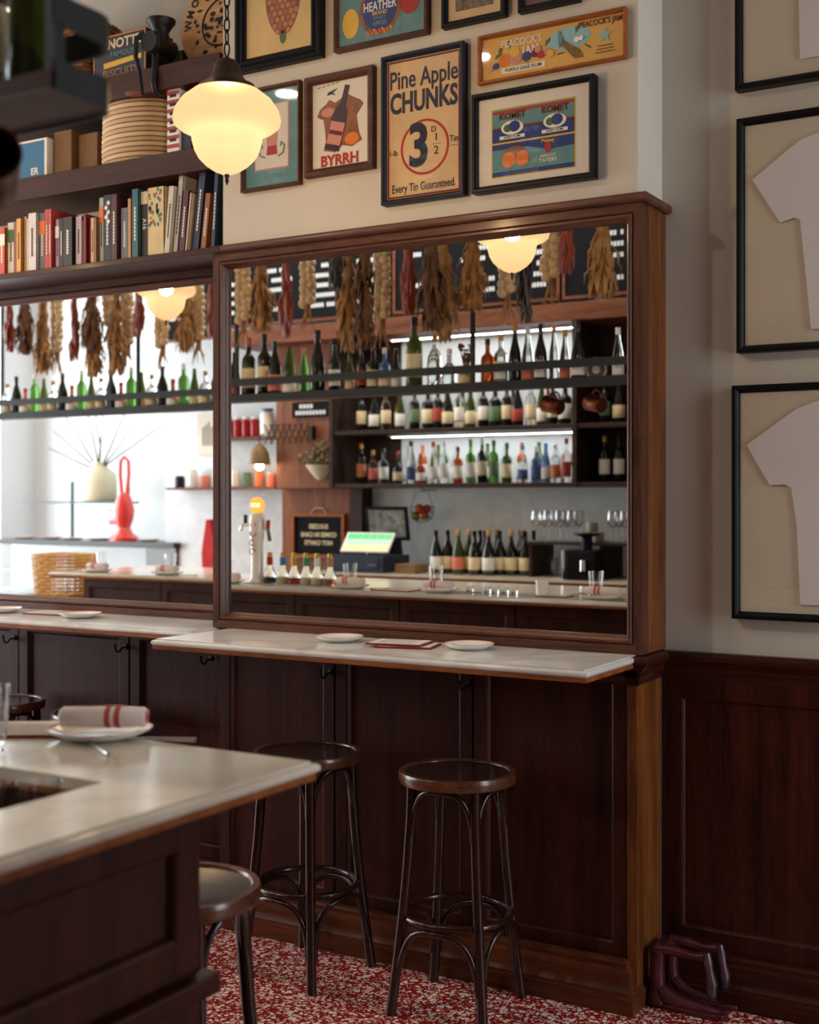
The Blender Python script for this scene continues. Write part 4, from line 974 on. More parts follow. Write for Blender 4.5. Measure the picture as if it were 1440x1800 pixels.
RACK = [(-4.91,'burgundy',.29,DGLASS,LAB_PINK,None),(-4.80,'bordeaux',.37,DGLASS,LAB_CREAM,CAP_RED),(-4.69,'bordeaux',.385,DGLASS,LAB_CREAM,CAP_BLACK),(-4.60,'burgundy',.34,DGLASS,LAB_PINK,None),
 (-4.49,'gourd',.30,GGLASS,LAB_WHITE,None),(-4.39,'slim',.28,LGLASS,None,CAP_CORK),(-4.29,'champagne',.38,DGLASS,None,CAP_BLACK),(-4.17,'bordeaux',.29,DGLASS,LAB_WHITE,None),(-4.07,'burgundy',.23,GGLASS,LAB_CREAM,None),
 (-3.985,'bordeaux',.26,DGLASS,LAB_RED,None),(-3.905,'spirit',.27,DGLASS,LAB_CREAM,CAP_BLACK),(-3.825,'spirit',.25,BGLASS,LAB_CREAM,CAP_WHITE),(-3.75,'slim',.25,DGLASS,LAB_WHITE,None),(-3.63,'bordeaux',.41,GGLASS,LAB_CREAM,CAP_BLACK),
 (-3.50,'demijohn',.30,CGLASS,None,CAP_CORK),(-3.405,'squat',.22,CGLASS,None,CAP_WHITE),(-3.17,'spirit',.26,AGLASS,None,CAP_BLACK),(-3.09,'spirit',.28,CGLASS,LAB_WHITE,CAP_CORK),(-3.01,'champagne',.33,DGLASS,None,CAP_CORK),(-2.935,'slim',.31,CGLASS,LAB_PINK,CAP_WHITE),
 (-2.86,'burgundy',.32,DGLASS,LAB_WHITE,CAP_BLACK),(-2.78,'slim',.31,CGLASS,None,CAP_CORK),(-2.72,'slim',.28,CGLASS,LAB_PINK,CAP_CORK),(-2.64,'champagne',.32,DGLASS,LAB_WHITE,CAP_BLACK),(-2.42,'slim',.27,CGLASS,LAB_WHITE,CAP_WHITE),
 (-2.20,'bordeaux',.30,GGLASS,LAB_CREAM,None),(-1.98,'bordeaux',.31,GGLASS,None,CAP_BLACK),(-1.72,'bordeaux',.31,GGLASS,None,CAP_CORK),(-1.585,'bordeaux',.32,DGLASS,LAB_CREAM,CAP_BLACK),(-1.475,'burgundy',.30,GGLASS,None,CAP_BLACK)]
for x, k, h, g, l, c in RACK:
    bottle(k, x, RYC+random.uniform(-.012, .008), RB, h, g, l, c, 'on the hanging rack', 'bottles on the hanging rack', min(.92, girth(k, h, x, [b[0] for b in RACK])))
for i, x in enumerate([-5.12+(-.094)*n for n in range(25)]):
    k = ['slim', 'bordeaux', 'squat', 'burgundy', 'spirit'][i % 5]; g = [GGLASS, AGLASS, CGLASS, LGLASS, DGLASS][(i*3) % 5]
    bottle(k, x, RYC, RB, [.27, .30, .2, .29, .24][i % 5], g, [LAB_CREAM, None, LAB_WHITE, None, LAB_CREAM][i % 5], [None, CAP_BLACK, CAP_WHITE, CAP_CORK, CAP_RED][(i*2) % 5], 'far along the hanging rack', 'bottles on the hanging rack')
r = empty('round_tin_plaque', (-2.54, 1.37, RB), 'blue round emblem plaque with a yellow rim standing in the hanging rack', 'plaque', rot=(math.radians(6), 0, PI))
m = MB().lathe([(0, 0), (.062, 0), (.064, .004), (.062, .008), (0, .008)], 32); m.build('disc', LAB_BLUE, r, smooth=30, loc=(0, 0, .066), rot=(PI/2, 0, 0))
MB().lathe([(.048, .0082), (.058, .0082), (.058, .009), (.048, .009)], 32, close=True).build('yellow_ring', YELI, r, loc=(0, 0, .066), rot=(PI/2, 0, 0))
MB().lathe([(0, .0082), (.022, .0082), (.022, .009), (0, .009)], 20).build('centre_mark', LAB_CREAM, r, loc=(0, 0, .066), rot=(PI/2, 0, 0))
r = empty('dried_flower_jar', (-3.302, RYC, RB), 'tan jar of dark dried flowers in the hanging rack', 'vase')
MB().lathe([(0, 0), (.04, 0), (.044, .01), (.044, .09), (.036, .10), (.036, .11), (.03, .11), (.03, .02), (0, .02)], 20).build('jar', LAB_CREAM, r, smooth=40)
m = MB()
for k in range(40):
    a, e, q = random.uniform(0, 2*PI), random.uniform(.2, 1.4), random.uniform(.05, .20)
    m.tube([(0, 0, .05), (q*.22*math.cos(a), q*.22*math.sin(a)*.6, .10+q*.7)], .0012, 4); m.sphere((q*.22*math.cos(a), q*.22*math.sin(a)*.6, .10+q*.7), random.uniform(.006, .013), 6)
m.build('dried_blooms', HUSKD, r)

# copper mugs hung below the rack
def mug(loc, rz, tilt, label):
    r = empty('copper_mug', loc, label, 'mug', 'copper mugs hung below the rack')
    b = MB().lathe([(0, -.055), (.036, -.055), (.040, -.05), (.042, .0), (.044, .05), (.046, .054), (.042, .054), (.039, .0), (.036, -.048), (0, -.048)], 28).build('cup', COPPER, r, smooth=40)
    MB().tube([(.040+.034*math.sin(t), 0, .035*math.cos(t)) for t in [PI*i/12 for i in range(13)]], .0055, 8).build('handle', COPPER, r, smooth=True)
    r.rotation_euler = (tilt, math.radians(-75), rz)
    return r
for x, y, rz, lb in ((-2.79, 1.37, .3, 'copper mug hanging by its handle below the rack near the dark side cabinet'), (-2.55, 1.37, .5, 'copper mug hanging by its handle below the rack beside another mug'), (-1.51, 1.215, 2.4, 'dark copper mug hanging at the end of the rack over the bar corner')):
    yk = y if y > 1.3 else 1.325
    mug((x, yk, 2.070), rz, 0, lb)
    o = MB().tube([(x, yk, 2.166), (x, yk, 2.150), (x+.010, yk, 2.140), (x, yk, 2.132), (x-.008, yk, 2.140)], .003, 6).build('rack_hook', BLACK, rk); put(o, rc)

# garlands hung from the rail
def garlic(x, zb, label, cols=2):
    top = 3.11; r = empty('garlic_braid', (x, 1.49, zb), label, 'garlic', 'dried garlands above the bar')
    bm_ = _cached(('bulb',), lambda: mesh_of(MB().lathe([(0, -.026), (.012, -.026), (.028, -.012), (.031, .002), (.024, .018), (.011, .028), (.006, .040), (0, .042)], 12), 'garlic_bulb', GARLIC))
    z = .14; k = 0
    while z < top-zb-.10:
        for s in ((-1, 1) if cols == 2 else (0,)):
            o = link('bulb', bm_, r, (s*.024+random.uniform(-.003, .003), random.uniform(-.006, .012), z+s*.010), (random.uniform(-.4, .4), s*.9, random.uniform(0, 3)))
        z += .043; k += 1
    MB().tube([(0, -.012, .05), (.004, -.012, (top-zb)*.5), (0, 0, top-zb)], .013, 7).build('plaited_stem', HUSK, r)
    m = MB()
    for i in range(10):
        a = random.uniform(0, 2*PI); m.tube([(0, 0, .12), (.02*math.cos(a), .02*math.sin(a), .05), (.05*math.cos(a), .03*math.sin(a), random.uniform(-.05, .02))], [.006, .005, .002], 5)
    m.build('straw_tail', HUSK, r)
def leafy(x, zb, label, mt=HUSK, wd=.095, n=150, kind='husk_bunch', cat='dried husks', podlike=False):
    top = 3.11; L = top-zb; r = empty(kind, (x*.96, 1.74, zb) if podlike or mt is HUSKD else (x*.982, 1.605, zb), label, cat, 'dried garlands above the bar')
    m = MB()
    for i in range(n):
        t = random.random(); z = (L-.13)*t; a = random.uniform(0, 2*PI); q = wd*(.35+.65*math.sin(PI*min(1, t+.15)))*random.uniform(.3, 1)
        ln = random.uniform(.10, .20); w = random.uniform(.011, .024)
        c, s = math.cos(a), math.sin(a)
        p0 = Vector((q*.25*c, q*.25*s*.7, z+ln*.5)); p1 = Vector((q*c, q*s*.7, z)); p2 = Vector((q*1.05*c, q*s*.75, max(-.02, z-ln*.5)))
        if podlike: m.tube([p0, p1, p2], [.004, w*.55, .002], 5)
        else:
            sd = Vector((-s, c*.7, 0))*w
            m.add([p0, p1+sd, p1-sd, p2, p1+Vector((c, s, 0))*.006], [(0, 1, 4), (0, 4, 2), (1, 3, 4), (4, 3, 2), (0, 2, 1), (1, 2, 3)])
    m.build('dried_leaves' if not podlike else 'dried_pods', mt, r, smooth=60 if podlike else False)
    MB().tube([(0, 0, .06), (0, 0, L)], .005, 5).build('cord', HUSKD, r)
G1 = [(-4.76,2.52,'g'),(-4.62,2.56,'h'),(-4.44,2.50,'c'),(-4.29,2.58,'g'),(-4.09,2.74,'d'),(-4.0,2.41,'h'),(-3.89,2.40,'H'),(-3.78,2.46,'g'),(-3.61,2.57,'c'),(-3.46,2.47,'H'),(-3.38,2.43,'h'),(-3.21,2.58,'h'),(-3.0,2.54,'g'),(-2.89,2.48,'d'),(-2.75,2.60,'g'),(-2.66,2.71,'c'),(-2.46,2.59,'h'),
      (-7.25,2.62,'c'),(-7.09,2.59,'H'),(-6.90,2.46,'h'),(-6.76,2.49,'g'),(-6.60,2.52,'c'),(-6.44,2.56,'H'),(-6.40,2.42,'h'),(-6.26,2.66,'g'),(-6.19,2.42,'h'),(-6.09,2.50,'g'),(-6.0,2.65,'c'),(-5.78,2.48,'g'),(-5.58,2.54,'h'),(-5.47,2.50,'g'),(-5.36,2.61,'c'),(-5.24,2.55,'h'),(-5.08,2.56,'g'),(-4.98,2.6,'c')]
for x, zb, k in G1:
    far = ' far along the bar' if x < -4.95 else ' opposite the projecting mirror'
    if k == 'g': garlic(x, zb, 'plaited braid of pale garlic bulbs hanging above the bottle rack'+far)
    elif k == 'h': leafy(x, zb, 'loose bunch of tan dried husks hanging above the bottle rack'+far)
    elif k == 'H': leafy(x, zb, 'bunch of dark brown dried leaves hanging above the bottle rack'+far, HUSKD, .088, 150)
    elif k == 'c': leafy(x, zb, 'string of dark red dried chillies hanging above the bottle rack'+far, CHILLI, .044, 100, 'chilli_string', 'chillies', True)
    else: leafy(x, zb, 'string of nearly black dried chillies hanging above the bottle rack'+far, CHILLID, .044, 90, 'chilli_string', 'chillies', True)

# ================================================================== BACK BAR
BK = empty('back_bar_cabinet', (-3.7, -.2, 0), 'brown timber back bar counter with a pale stone top behind the island bar', 'cabinet'); kc = Vector((-3.7, -.2, 0))
put(MB().box(-5.24, -2.02, -.548, .07, 0, 1.025).build('body', W_BARX, BK), kc)
put(MB().box(-5.25, -2.01, -.548, .10, 1.025, 1.045).build('timber_edge', W_BARX, BK, bevel=.003), kc)
put(MB().box(-5.25, -2.01, -.548, .098, 1.045, 1.06).build('stone_slab', MARBLE_BAR, BK), kc)
for k in range(6):
    xa = -5.2+k*.53
    put(MB().box(xa, xa+.50, .07, .088, .12, 1.0).build('door', W_BAR, BK, bevel=.003), kc)
PC = empty('timber_wall_panel', (-5.55, -.5, 1.06), 'brown timber wall panel carrying the letter board and wall pot', 'panel'); pcc = Vector((-5.55, -.5, 1.06))
put(MB().box(-5.88, -5.255, -.548, -.43, 0, 1.655).build('lower_board', W_BAR, PC), pcc)
put(MB().box(-5.85, -5.245, -.548, -.31, 1.656, 2.74).build('upper_board', W_BAR, PC, bevel=.003), pcc)
SU = empty('back_bar_shelves', (-3.7, -.3, 1.7), 'tall dark timber bottle shelving with pale back on the back bar wall', 'shelving'); sc_ = Vector((-3.7, -.3, 1.7))
DKW = wood('dark_shelf_wood', (36, 24, 20), (66, 46, 38), 'x', .45)
for z in (1.685, 2.068): put(MB().box(-5.20, -2.02, -.548, -.13, z-.03, z).build('shelf_board', DKW, SU, bevel=.002), sc_)
for xa in (-5.235, -3.325, -2.03): put(MB().box(xa, xa+.03, -.548, -.12, 1.655, 2.74).build('upright', DKW, SU), sc_)
put(MB().box(-4.868, -3.33, -.547, -.538, 1.69, 2.74).build('pale_reflection_panel', WALL_W, SU), sc_); put(MB().box(-5.205, -4.87, -.547, -.535, 1.69, 2.74).build('dark_back', DKW, SU), sc_); put(MB().box(-3.295, -2.03, -.547, -.535, 1.69, 2.74).build('dark_back', DKW, SU), sc_)  # white panel stands in for a bright reflection in a mirrored back
put(MB().box(-5.235, -5.13, -.548, -.40, 1.062, 1.655).build('dark_pier', DKW, SU), sc_)
put(MB().box(-6.2, -2.02, -.548, -.14, 2.741, 2.86).build('header_beam', W_BARX, SU, bevel=.003), sc_)
BMK = plain('board_lettering', (214, 220, 226), .8)
for k, (xa, xb) in enumerate(((-7.3, -6.02), (-6.0, -4.72), (-4.70, -3.42), (-3.40, -2.12))):
    r = empty('menu_board', ((xa+xb)/2, -.14, 2.88), ['tall black menu board mounted past the header beam', 'tall black menu board above the timber wall panel', 'tall black menu board above the bottle shelving', 'tall black menu board above the dark side shelves'][k], 'menu board', 'black menu boards', (0, 0, PI))
    w = xb-xa
    MB().box(-w/2, w/2, 0, .02, 0, 1.25).build('board', SLATE, r); MB().rectframe(-w/2, w/2, 0, 1.25, [(0, .02), (0, -.008), (.02, -.008), (.02, 0)]).build('board_frame', W_BARX, r)
    for c in range(3):
        for row in range(15):
            m = MB(); cx = -w/2+.10+c*(w-.14)/3; zz = .10+row*.072
            if random.random() < .12: continue
            for q in range(random.randint(5, 11)):
                if random.random() < .15: cx += .024; continue
                m.box(cx, cx+.017, -.0012, 0, zz, zz+.030); cx += .024
            if m.v: m['x'] if False else m.build('lettering_line', BMK, r)
# lamp strips below the shelves
for z, lb in ((2.037, 'slim white lamp strip fixed below the higher bottle shelf'), (2.739, 'slim white lamp strip fixed below the header beam')):
    r = empty('lamp_strip', (-4.10, -.36, z), lb, 'lamp', 'lamp strips of the back bar')
    MB().box(-.76, .76, -.018, .018, -.012, -.001).build('strip_housing', plain('white_metal', (226, 226, 222), .4), r)
    MB().box(-.75, .75, -.014, .014, -.0135, -.012).build('strip_diffuser', plain('lit_strip', (244, 250, 255), .5, emit=(236, 246, 255), estr=1.6), r)
    l = bpy.data.lights.new('strip_light', 'AREA'); l.shape = 'RECTANGLE'; l.size = 1.48; l.size_y = .028; l.energy = 11; l.color = (.92, .97, 1.0)
    link('strip_light', l, r, (0, 0, -.015))
# bottles on the shelves
RYB = -.27
lab_cycle = [LAB_CREAM, LAB_WHITE, LAB_CREAM, LAB_WHITE, LAB_GREEN, LAB_CREAM, LAB_RED]
for i, x in enumerate((-5.05, -4.94, -4.84, -4.72, -4.60, -4.49, -4.41, -4.33, -4.24, -4.15, -4.05, -3.96, -3.87, -3.79, -3.69, -3.61, -3.53, -3.44, -3.16, -3.06, -2.95, -2.84)):
    k = ['bordeaux', 'burgundy', 'bordeaux', 'slim', 'bordeaux', 'spirit'][i % 6]; g = [DGLASS, DGLASS, DGLASS, GGLASS, CGLASS, DGLASS][(i*5) % 6]
    bottle(k, x, RYB, 2.0685, .29+.02*((i*3) % 3), g, lab_cycle[i % 7], [CAP_BLACK, CAP_GOLD, CAP_WHITE, CAP_RED, CAP_GREEN][(i*2) % 5], 'on the higher bar shelf', 'bottles on the higher back bar shelf')
for i, (x, k, h, g, l, c) in enumerate([(-5.05,'bordeaux',.29,DGLASS,LAB_ORANGE,CAP_GOLD),(-4.95,'spirit',.24,CGLASS,LAB_PINK,CAP_CORK),(-4.86,'spirit',.25,CGLASS,LAB_WHITE,CAP_BLACK),(-4.74,'squat',.23,DGLASS,LAB_CREAM,CAP_RED),(-4.63,'slim',.30,CGLASS,LAB_BLUE,CAP_BLACK),(-4.55,'squat',.21,AGLASS,LAB_WHITE,CAP_BLACK),(-4.445,'slim',.29,CGLASS,LAB_WHITE,CAP_RED),(-4.36,'spirit',.29,CGLASS,LAB_WHITE,CAP_WHITE),
    (-4.25,'spirit',.25,AGLASS,LAB_WHITE,CAP_BLACK),(-4.15,'spirit',.30,LGLASS,LAB_WHITE,CAP_GREEN),(-4.06,'bordeaux',.30,DGLASS,LAB_CREAM,CAP_WHITE),(-3.97,'bordeaux',.29,LGLASS,LAB_GREEN,CAP_BLACK),(-3.87,'spirit',.27,GGLASS,LAB_CREAM,CAP_BLACK),(-3.75,'squat',.25,CGLASS,LAB_BLUE,CAP_BLUE),(-3.65,'spirit',.24,BGLASS,LAB_BLUE,CAP_WHITE),(-3.58,'slim',.26,BGLASS,LAB_WHITE,CAP_BLUE),(-3.51,'spirit',.25,CGLASS,LAB_ORANGE,CAP_WHITE),(-3.43,'spirit',.29,CGLASS,LAB_RED,CAP_RED),(-3.36,'slim',.28,CGLASS,LAB_WHITE,CAP_GOLD),
    (-3.16,'bordeaux',.30,DGLASS,LAB_WHITE,CAP_GOLD),(-3.06,'bordeaux',.30,DGLASS,LAB_WHITE,CAP_BLACK),(-2.95,'spirit',.27,AGLASS,LAB_CREAM,CAP_BLACK)]):
    bottle(k, x, RYB, 1.6855, h, g, l, c, 'on the lower bar shelf', 'bottles on the lower back bar shelf', girth(k, h, x, [x-.076, x+.076]))
for i in range(22):
    x = -4.82+i*.066
    if x > -3.4: break
    bottle(['bordeaux', 'slim', 'burgundy'][i % 3], x, -.42, 1.6855 if i % 2 else 2.0685, .28, [AGLASS, CGLASS, GGLASS][i % 3], [LAB_CREAM, LAB_WHITE][i % 2], None, 'in the rear shelf row', 'rear row bottles on the back bar')
# wine bottles on the counter
for i, (x, y) in enumerate([(-4.33,-.10),(-4.27,-.16),(-4.155,-.10),(-4.12,-.19),(-4.075,-.27),(-4.03,-.10),(-4.0,-.20),(-3.955,-.29),(-3.925,-.10),(-3.885,-.19),(-3.845,-.28),(-3.81,-.36),(-3.80,-.19),(-3.755,-.28),(-3.715,-.37),(-3.70,-.20)]):
    bottle('burgundy', x, y, 1.0605, .30, GGLASS if i in (2, 3) else DGLASS, [LAB_WHITE, LAB_CREAM, LAB_PINK, LAB_RED][i % 4] if y == -.10 else LAB_CREAM, [None, None, CAP_CORK, CAP_CORK, None][i % 5], 'grouped on the back counter', 'wine bottles on the back bar counter')
# glass shelf with stemware
r = empty('stemware_stand', (-3.2, -.28, 1.06), 'low dark stand for glasses on the back bar counter', 'stand')
MB().box(-.43, .62, -.20, .18, .215, .235).build('stand_board', DKW, r, bevel=.002)
for xx in (-.42, 0.08, .60): MB().box(xx-.01, xx+.01, -.19, .17, 0, .215).build('stand_leg', DKW, r)
wg = MB().lathe([(0, 0), (.034, 0), (.034, .002), (.006, .008), (.0035, .02), (.0035, .085), (.010, .095), (.032, .115), (.040, .145), (.036, .185), (.031, .205), (.0295, .205), (.0345, .185), (.038, .145), (.030, .117), (.008, .098), (0, .096)], 20)  .build('wine_glass', TGLASS, smooth=60)
tag(wg, 'clear stemmed wine glass standing on the dark back bar stand', 'glass', 'wine glasses on the stand'); wg.location = (-3.59, -.15, 1.2955)
for i in range(17):
    copy_tree(wg, (-3.59+.084*((i+1) % 9)+(.20 if (i+1) % 9 > 3 else 0), -.15-.11*((i+1)//9), 1.2955))
for i in range(11): copy_tree(tb, (-3.55+.082*i+(.07 if i > 4 else 0), -.32-.085*(i % 2), 1.0605), label='clear tumbler below the dark stand of wine glasses', group='tumblers below the stemware stand')
for i, (x, z) in enumerate(((-3.24, 1.2955), (-3.155, 1.2955), (-3.1975, 1.3610))):
    o = MB().lathe([(0, 0), (.034, 0), (.038, .01), (.040, .064), (.036, .064), (.034, .012), (0, .010)], 20).build('stoneware_cup', plain('stoneware', (150, 142, 126), .6), smooth=40); o.location = (x, -.15, z)
    tag(o, 'grey stoneware cup among the wine glasses' + (', stacked on two others' if i == 2 else ', beneath the top cup of the stack'), 'cup', 'stoneware cups')
# appliance
r = empty('citrus_machine', (-3.18, -.02, 1.0605), 'black and steel bar machine with a round feed tray on the back bar counter', 'machine')
MB().box(-.11, .10, -.09, .09, 0, .19).build('housing', BLACK, r, bevel=.012); MB().box(-.135, -.112, -.07, .092, 0, .19).build('steel_cheek', CHROME, r, bevel=.004)
MB().lathe([(.035, .19), (.035, .27), (.04, .275), (.085, .285), (.085, .297), (0, .297)], 24).build('feed_tray', BLACK, r, smooth=40)
MB().lathe([(0, .06), (.022, .06), (.022, .13), (0, .13)], 14, (0.02, .105, 0)).build('spout', CHROME, r, smooth=40)
# till
r = empty('cash_drawer', (-4.90, -.10, 1.0605), 'dark navy cash drawer on the back bar counter', 'cash drawer', rot=(0, 0, PI))
MB().box(-.24, .24, -.16, .2, 0, .118).build('case', plain('till_navy', (32, 44, 64), .4), r, bevel=.004); MB().box(-.20, .20, -.166, -.158, .025, .10).build('drawer_front', plain('till_navy_front', (38, 52, 74), .4), r, bevel=.003); MB().box(-.19, -.12, -.168, -.166, .05, .06).build('badge', CHROME, r)
r = empty('till_tablet', (-4.86, -.06, 1.1815), 'lit till tablet screen on a tilted stand on top of the cash drawer', 'tablet', rot=(0, 0, PI))
m = MB().box(-.20, .20, -.008, .008, -.085, .085); m.build('tablet_case', WHITEI, r, loc=(0, 0, .085), rot=(math.radians(-38), 0, 0), bevel=.004)
for c in range(6):
    for q in range(3):
        mt = plain('screen_%d' % q, [(240, 205, 150), (160, 215, 180), (70, 180, 120)][q], .4, emit=[(240, 205, 150), (160, 215, 180), (70, 180, 120)][q], estr=.9)
        MB().box(-.185+c*.0617, -.128+c*.0617, -.0095, -.008, -.074+q*.050, -.028+q*.050).build('screen_tile', mt, r, loc=(0, 0, .085), rot=(math.radians(-38), 0, 0))
MB().tube([(0, .02, .0), (0, .03, .06)], .02, 10).build('stand', CHROME, r)
r = empty('standing_photo', (-4.84, -.32, 1.18), 'black framed monochrome photograph leaning behind the till', 'picture', rot=(math.radians(10), 0, PI))
MB().rectframe(-.18, .18, .10, .345, [(0, .012), (0, -.008), (.022, -.008), (.022, 0)]).build('frame', BLACK, r); MB().box(-.162, .162, 0, .006, .118, .328).build('photo', plain('photo_grey', (130, 130, 128), .6, noise=.7, nscale=16), r); MB().box(-.05, .05, .012, .10, -.119, .16).build('prop', BLACK, r)
tag(MB().box(-4.60, -4.44, -.18, .0, 1.0605, 1.125).build('paper_box', CARD, bevel=.003), 'small tan box of papers beside the cash drawer', 'box')
# wire basket of fruit
r = empty('wire_fruit_basket', (-4.58, -.34, 1.41), 'hanging wire basket holding green and red apples on the marble wall', 'basket')
m = MB()
for k in range(12):
    a = 2*PI*k/12; m.tube([(.03*math.cos(a), .03*math.sin(a), 0), (.075*math.cos(a), .075*math.sin(a), .03), (.09*math.cos(a), .09*math.sin(a), .11)], .002, 5)
for z, q in ((0, .03), (.03, .075), (.07, .083), (.11, .09)): m.tube([(q*math.cos(t), q*math.sin(t), z) for t in [2*PI*i/24 for i in range(24)]], .002, 5, closed=True)
m.build('wire_bowl', BLACK, r)
MB().tube([(-.09, 0, .11), (-.05, 0, .22), (.05, 0, .22), (.09, 0, .11)], .002, 5).build('wire_handle', BLACK, r)
tag(MB().tube([(-4.58, -.549, 1.640), (-4.58, -.34, 1.640), (-4.58, -.325, 1.650)], .004, 6).build('wall_hook', BLACK), 'black wall hook holding the wire fruit basket', 'hook')
for i, (a, b, z, mt) in enumerate([(-.035, .02, .045, 0), (.035, .03, .047, 1), (0, -.04, .045, 0), (.03, -.02, .095, 1), (-.03, -.005, .10, 0), (.002, .045, .10, 1)]):
    o = MB().sphere((0, 0, 0), .034, 14, .92).build('apple', plain('apple_'+str(mt), [(120, 140, 40), (196, 84, 40)][mt], .35), smooth=True); o.location = (-4.58+a, -.34+b, 1.41+z)
    tag(o, ['green apple in the hanging wire basket', 'orange-red apple in the hanging wire basket'][mt], 'apple', 'apples in the wire basket')
# letter board
r = empty('letter_board', (-5.531, -.428, 1.13), 'black letter board in an oak frame on the timber panel', 'sign', rot=(0, 0, PI))
MB().rectframe(-.243, .243, 0, .335, [(0, .0), (0, -.03), (.024, -.03), (.024, -.012)]).build('frame', W_OAKF, r); MB().box(-.222, .222, -.012, -.002, .02, .315).build('felt', SLATE, r)
for k, s in enumerate(('SUCCESS', 'COMES IN CANS', "NOT CAN'TS")): text(s, .046, LAB_CREAM, r, 0, .235-.062*k, -.0128, .95, .03)
MB().tube([(-.07, -.01, .335), (-.04, -.01, .375), (.04, -.01, .375), (.07, -.01, .335)], .004, 6).build('hanging_cord', LINEN, r)
# small black sign, lattice arm lamp, wall pot
r = empty('small_black_sign', (-5.52, -.308, 2.19), 'small black hanging sign with pale lettering on the timber panel', 'sign', rot=(0, 0, PI))
MB().box(-.17, .17, -.014, 0, 0, .115).build('board', SLATE, r, bevel=.002)
for k in range(4): MB().box(-.02+k*.032, .004+k*.032, -.0146, -.014, .066, .096).build('sign_letter', BMK, r)
for k in range(9): MB().box(-.135+k*.031, -.112+k*.031, -.0146, -.014, .018, .048).build('sign_letter', BMK, r)
r = empty('lattice_arm_lamp', (-5.50, -.306, 2.07), 'wall lamp with a scissor lattice arm and brown bell shade, lit', 'lamp')
for k in range(7):
    x0 = -.05-.055*k; y0 = .05
    for s in (-1, 1): MB().box(-.085, .085, -.002, .002, -.005, .005).build('lattice_bar', BRONZE, r, loc=(x0, y0+.004*s, 0), rot=(0, s*1.08, 0))
MB().box(-.02, .02, 0, .05, -.05, .05).build('bracket', BRONZE, r)
MB().tube([(-.43, .05, 0), (-.46, .06, -.02), (-.46, .06, -.07)], .006, 6).build('stem', BRONZE, r)
MB().lathe([(.018, .10), (.022, .10), (.05, .07), (.075, .02), (.085, -.06), (.083, -.06), (.072, .02), (.046, .068), (.018, .095)], 24, (-.46, .06, -.175), close=True).build('shade', plain('olive_brown_shade', (120, 92, 56), .5), r, smooth=50)
MB().sphere((-.46, .06, -.205), .028, 12).build('bulb', plain('warm_bulb', (255, 190, 110), .5, emit=(255, 180, 100), estr=8), r, smooth=True)
l = bpy.data.lights.new('lattice_bulb', 'POINT'); l.energy = 4; l.color = (1, .62, .32); l.shadow_soft_size = .03; link('lattice_bulb', l, r, (-.46, .06, -.245))
r = empty('wall_pot', (-5.43, -.308, 1.72), 'white half-bowl wall pot of dried flowers on the timber panel', 'pot')
m = MB().lathe([(0, 0), (.03, 0), (.07, .04), (.115, .10), (.12, .11), (.112, .11), (.065, .05), (0, .02)], 28); m.v = [(a, max(0, b), z) for a, b, z in m.v]; m.build('bowl', plain('cream_glaze', (206, 206, 186), .4), r, smooth=40)
m = MB()
for k in range(120):
    a, q, e = random.uniform(-.2, PI+.2), random.uniform(.02, .19), random.uniform(0, .15)
    m.sphere((q*math.cos(a), abs(q*math.sin(a))*.55+.02, .11+e*(1.2-q*4)+.01), random.uniform(.008, .02), 6)
m.build('dried_blooms', plain('dusty_dried_flowers', (120, 104, 78), .9, noise=.4, nscale=30), r)
# shelves on the marble wall left of the panel and their things
def small_shelf(xa, xb, z, label):
    tag(MB().box(xa, xb, -.549, -.36, z-.02, z).build('wall_shelf', W_BARX, bevel=.002), label, 'shelf')
small_shelf(-6.55, -5.90, 1.672, 'short timber shelf with jars below the lattice arm lamp')
small_shelf(-6.55, -5.90, 2.06, 'short timber shelf carrying red filled jars')
small_shelf(-7.38, -6.75, 1.672, 'short timber shelf with a small scale and cups')
jar = lambda mt, cap, x, y, z, h, rr, label, grp: tag_jar(mt, cap, x, y, z, h, rr, label, grp)
def tag_jar(mt, cap, x, y, z, h, rr, label, grp):
    o = MB().lathe([(0, 0), (rr*.95, 0), (rr, .006), (rr, h*.82), (rr*.8, h*.88), (rr*.8, h*.92), (0, h*.92)], 18).build('jar', mt, smooth=40); o.location = (x, y, z)
    c = MB().lathe([(0, h*.90), (rr*.86, h*.90), (rr*.86, h), (0, h)], 18).build('lid', cap, o, smooth=40)
    return tag(o, label, 'jar', grp)
for k in range(5): tag_jar(RGLASS, CAP_WHITE, -6.50+k*.085, -.45, 2.0605, .16, .034, 'red filled jar with a white lid on the short timber shelf', 'red filled jars')
tag_jar(PORC, CAP_BLUE, -6.04, -.45, 2.0605, .22, .055, 'white storage tin with a blue lid beside the red filled jars', None)
for k, (mt, cp, lb) in enumerate(((LAB_RED, CAP_WHITE, 'red'), (PORC, CAP_WHITE, 'white'), (LAB_GREEN, CAP_BLACK, 'green'), (LAB_ORANGE, CAP_CORK, 'orange'), (LAB_PINK, CAP_WHITE, 'pink'))): tag_jar(mt, cp, -6.48+k*.12, -.45, 1.6725, .11+.03*(k % 2), .036, lb+' pantry jar on the short shelf below the lattice arm lamp', 'pantry jars')
for k, (mt, lb) in enumerate(((CAP_BLACK, 'black'), (PORC, 'white'), (LAB_PINK, 'pink'), (PORC, 'white'))): tag_jar(mt, mt, -7.30+k*.14, -.45, 1.6725, .10+.05*(k % 2), .045, lb+' canister on the short shelf beside the white recess', 'canisters')
r = empty('wall_print', (-7.05, -.548, 1.95), 'pale print pinned on the marble wall above the canisters', 'print', rot=(0, 0, PI)); MB().box(-.13, .13, -.006, 0, 0, .36).build('sheet', PAPER, r)
for k in range(6): MB().box(-.09+.03*k, -.075+.03*k, -.0066, -.006, .08, .28-.02*(k % 3)).build('print_stroke', BLACKI, r)
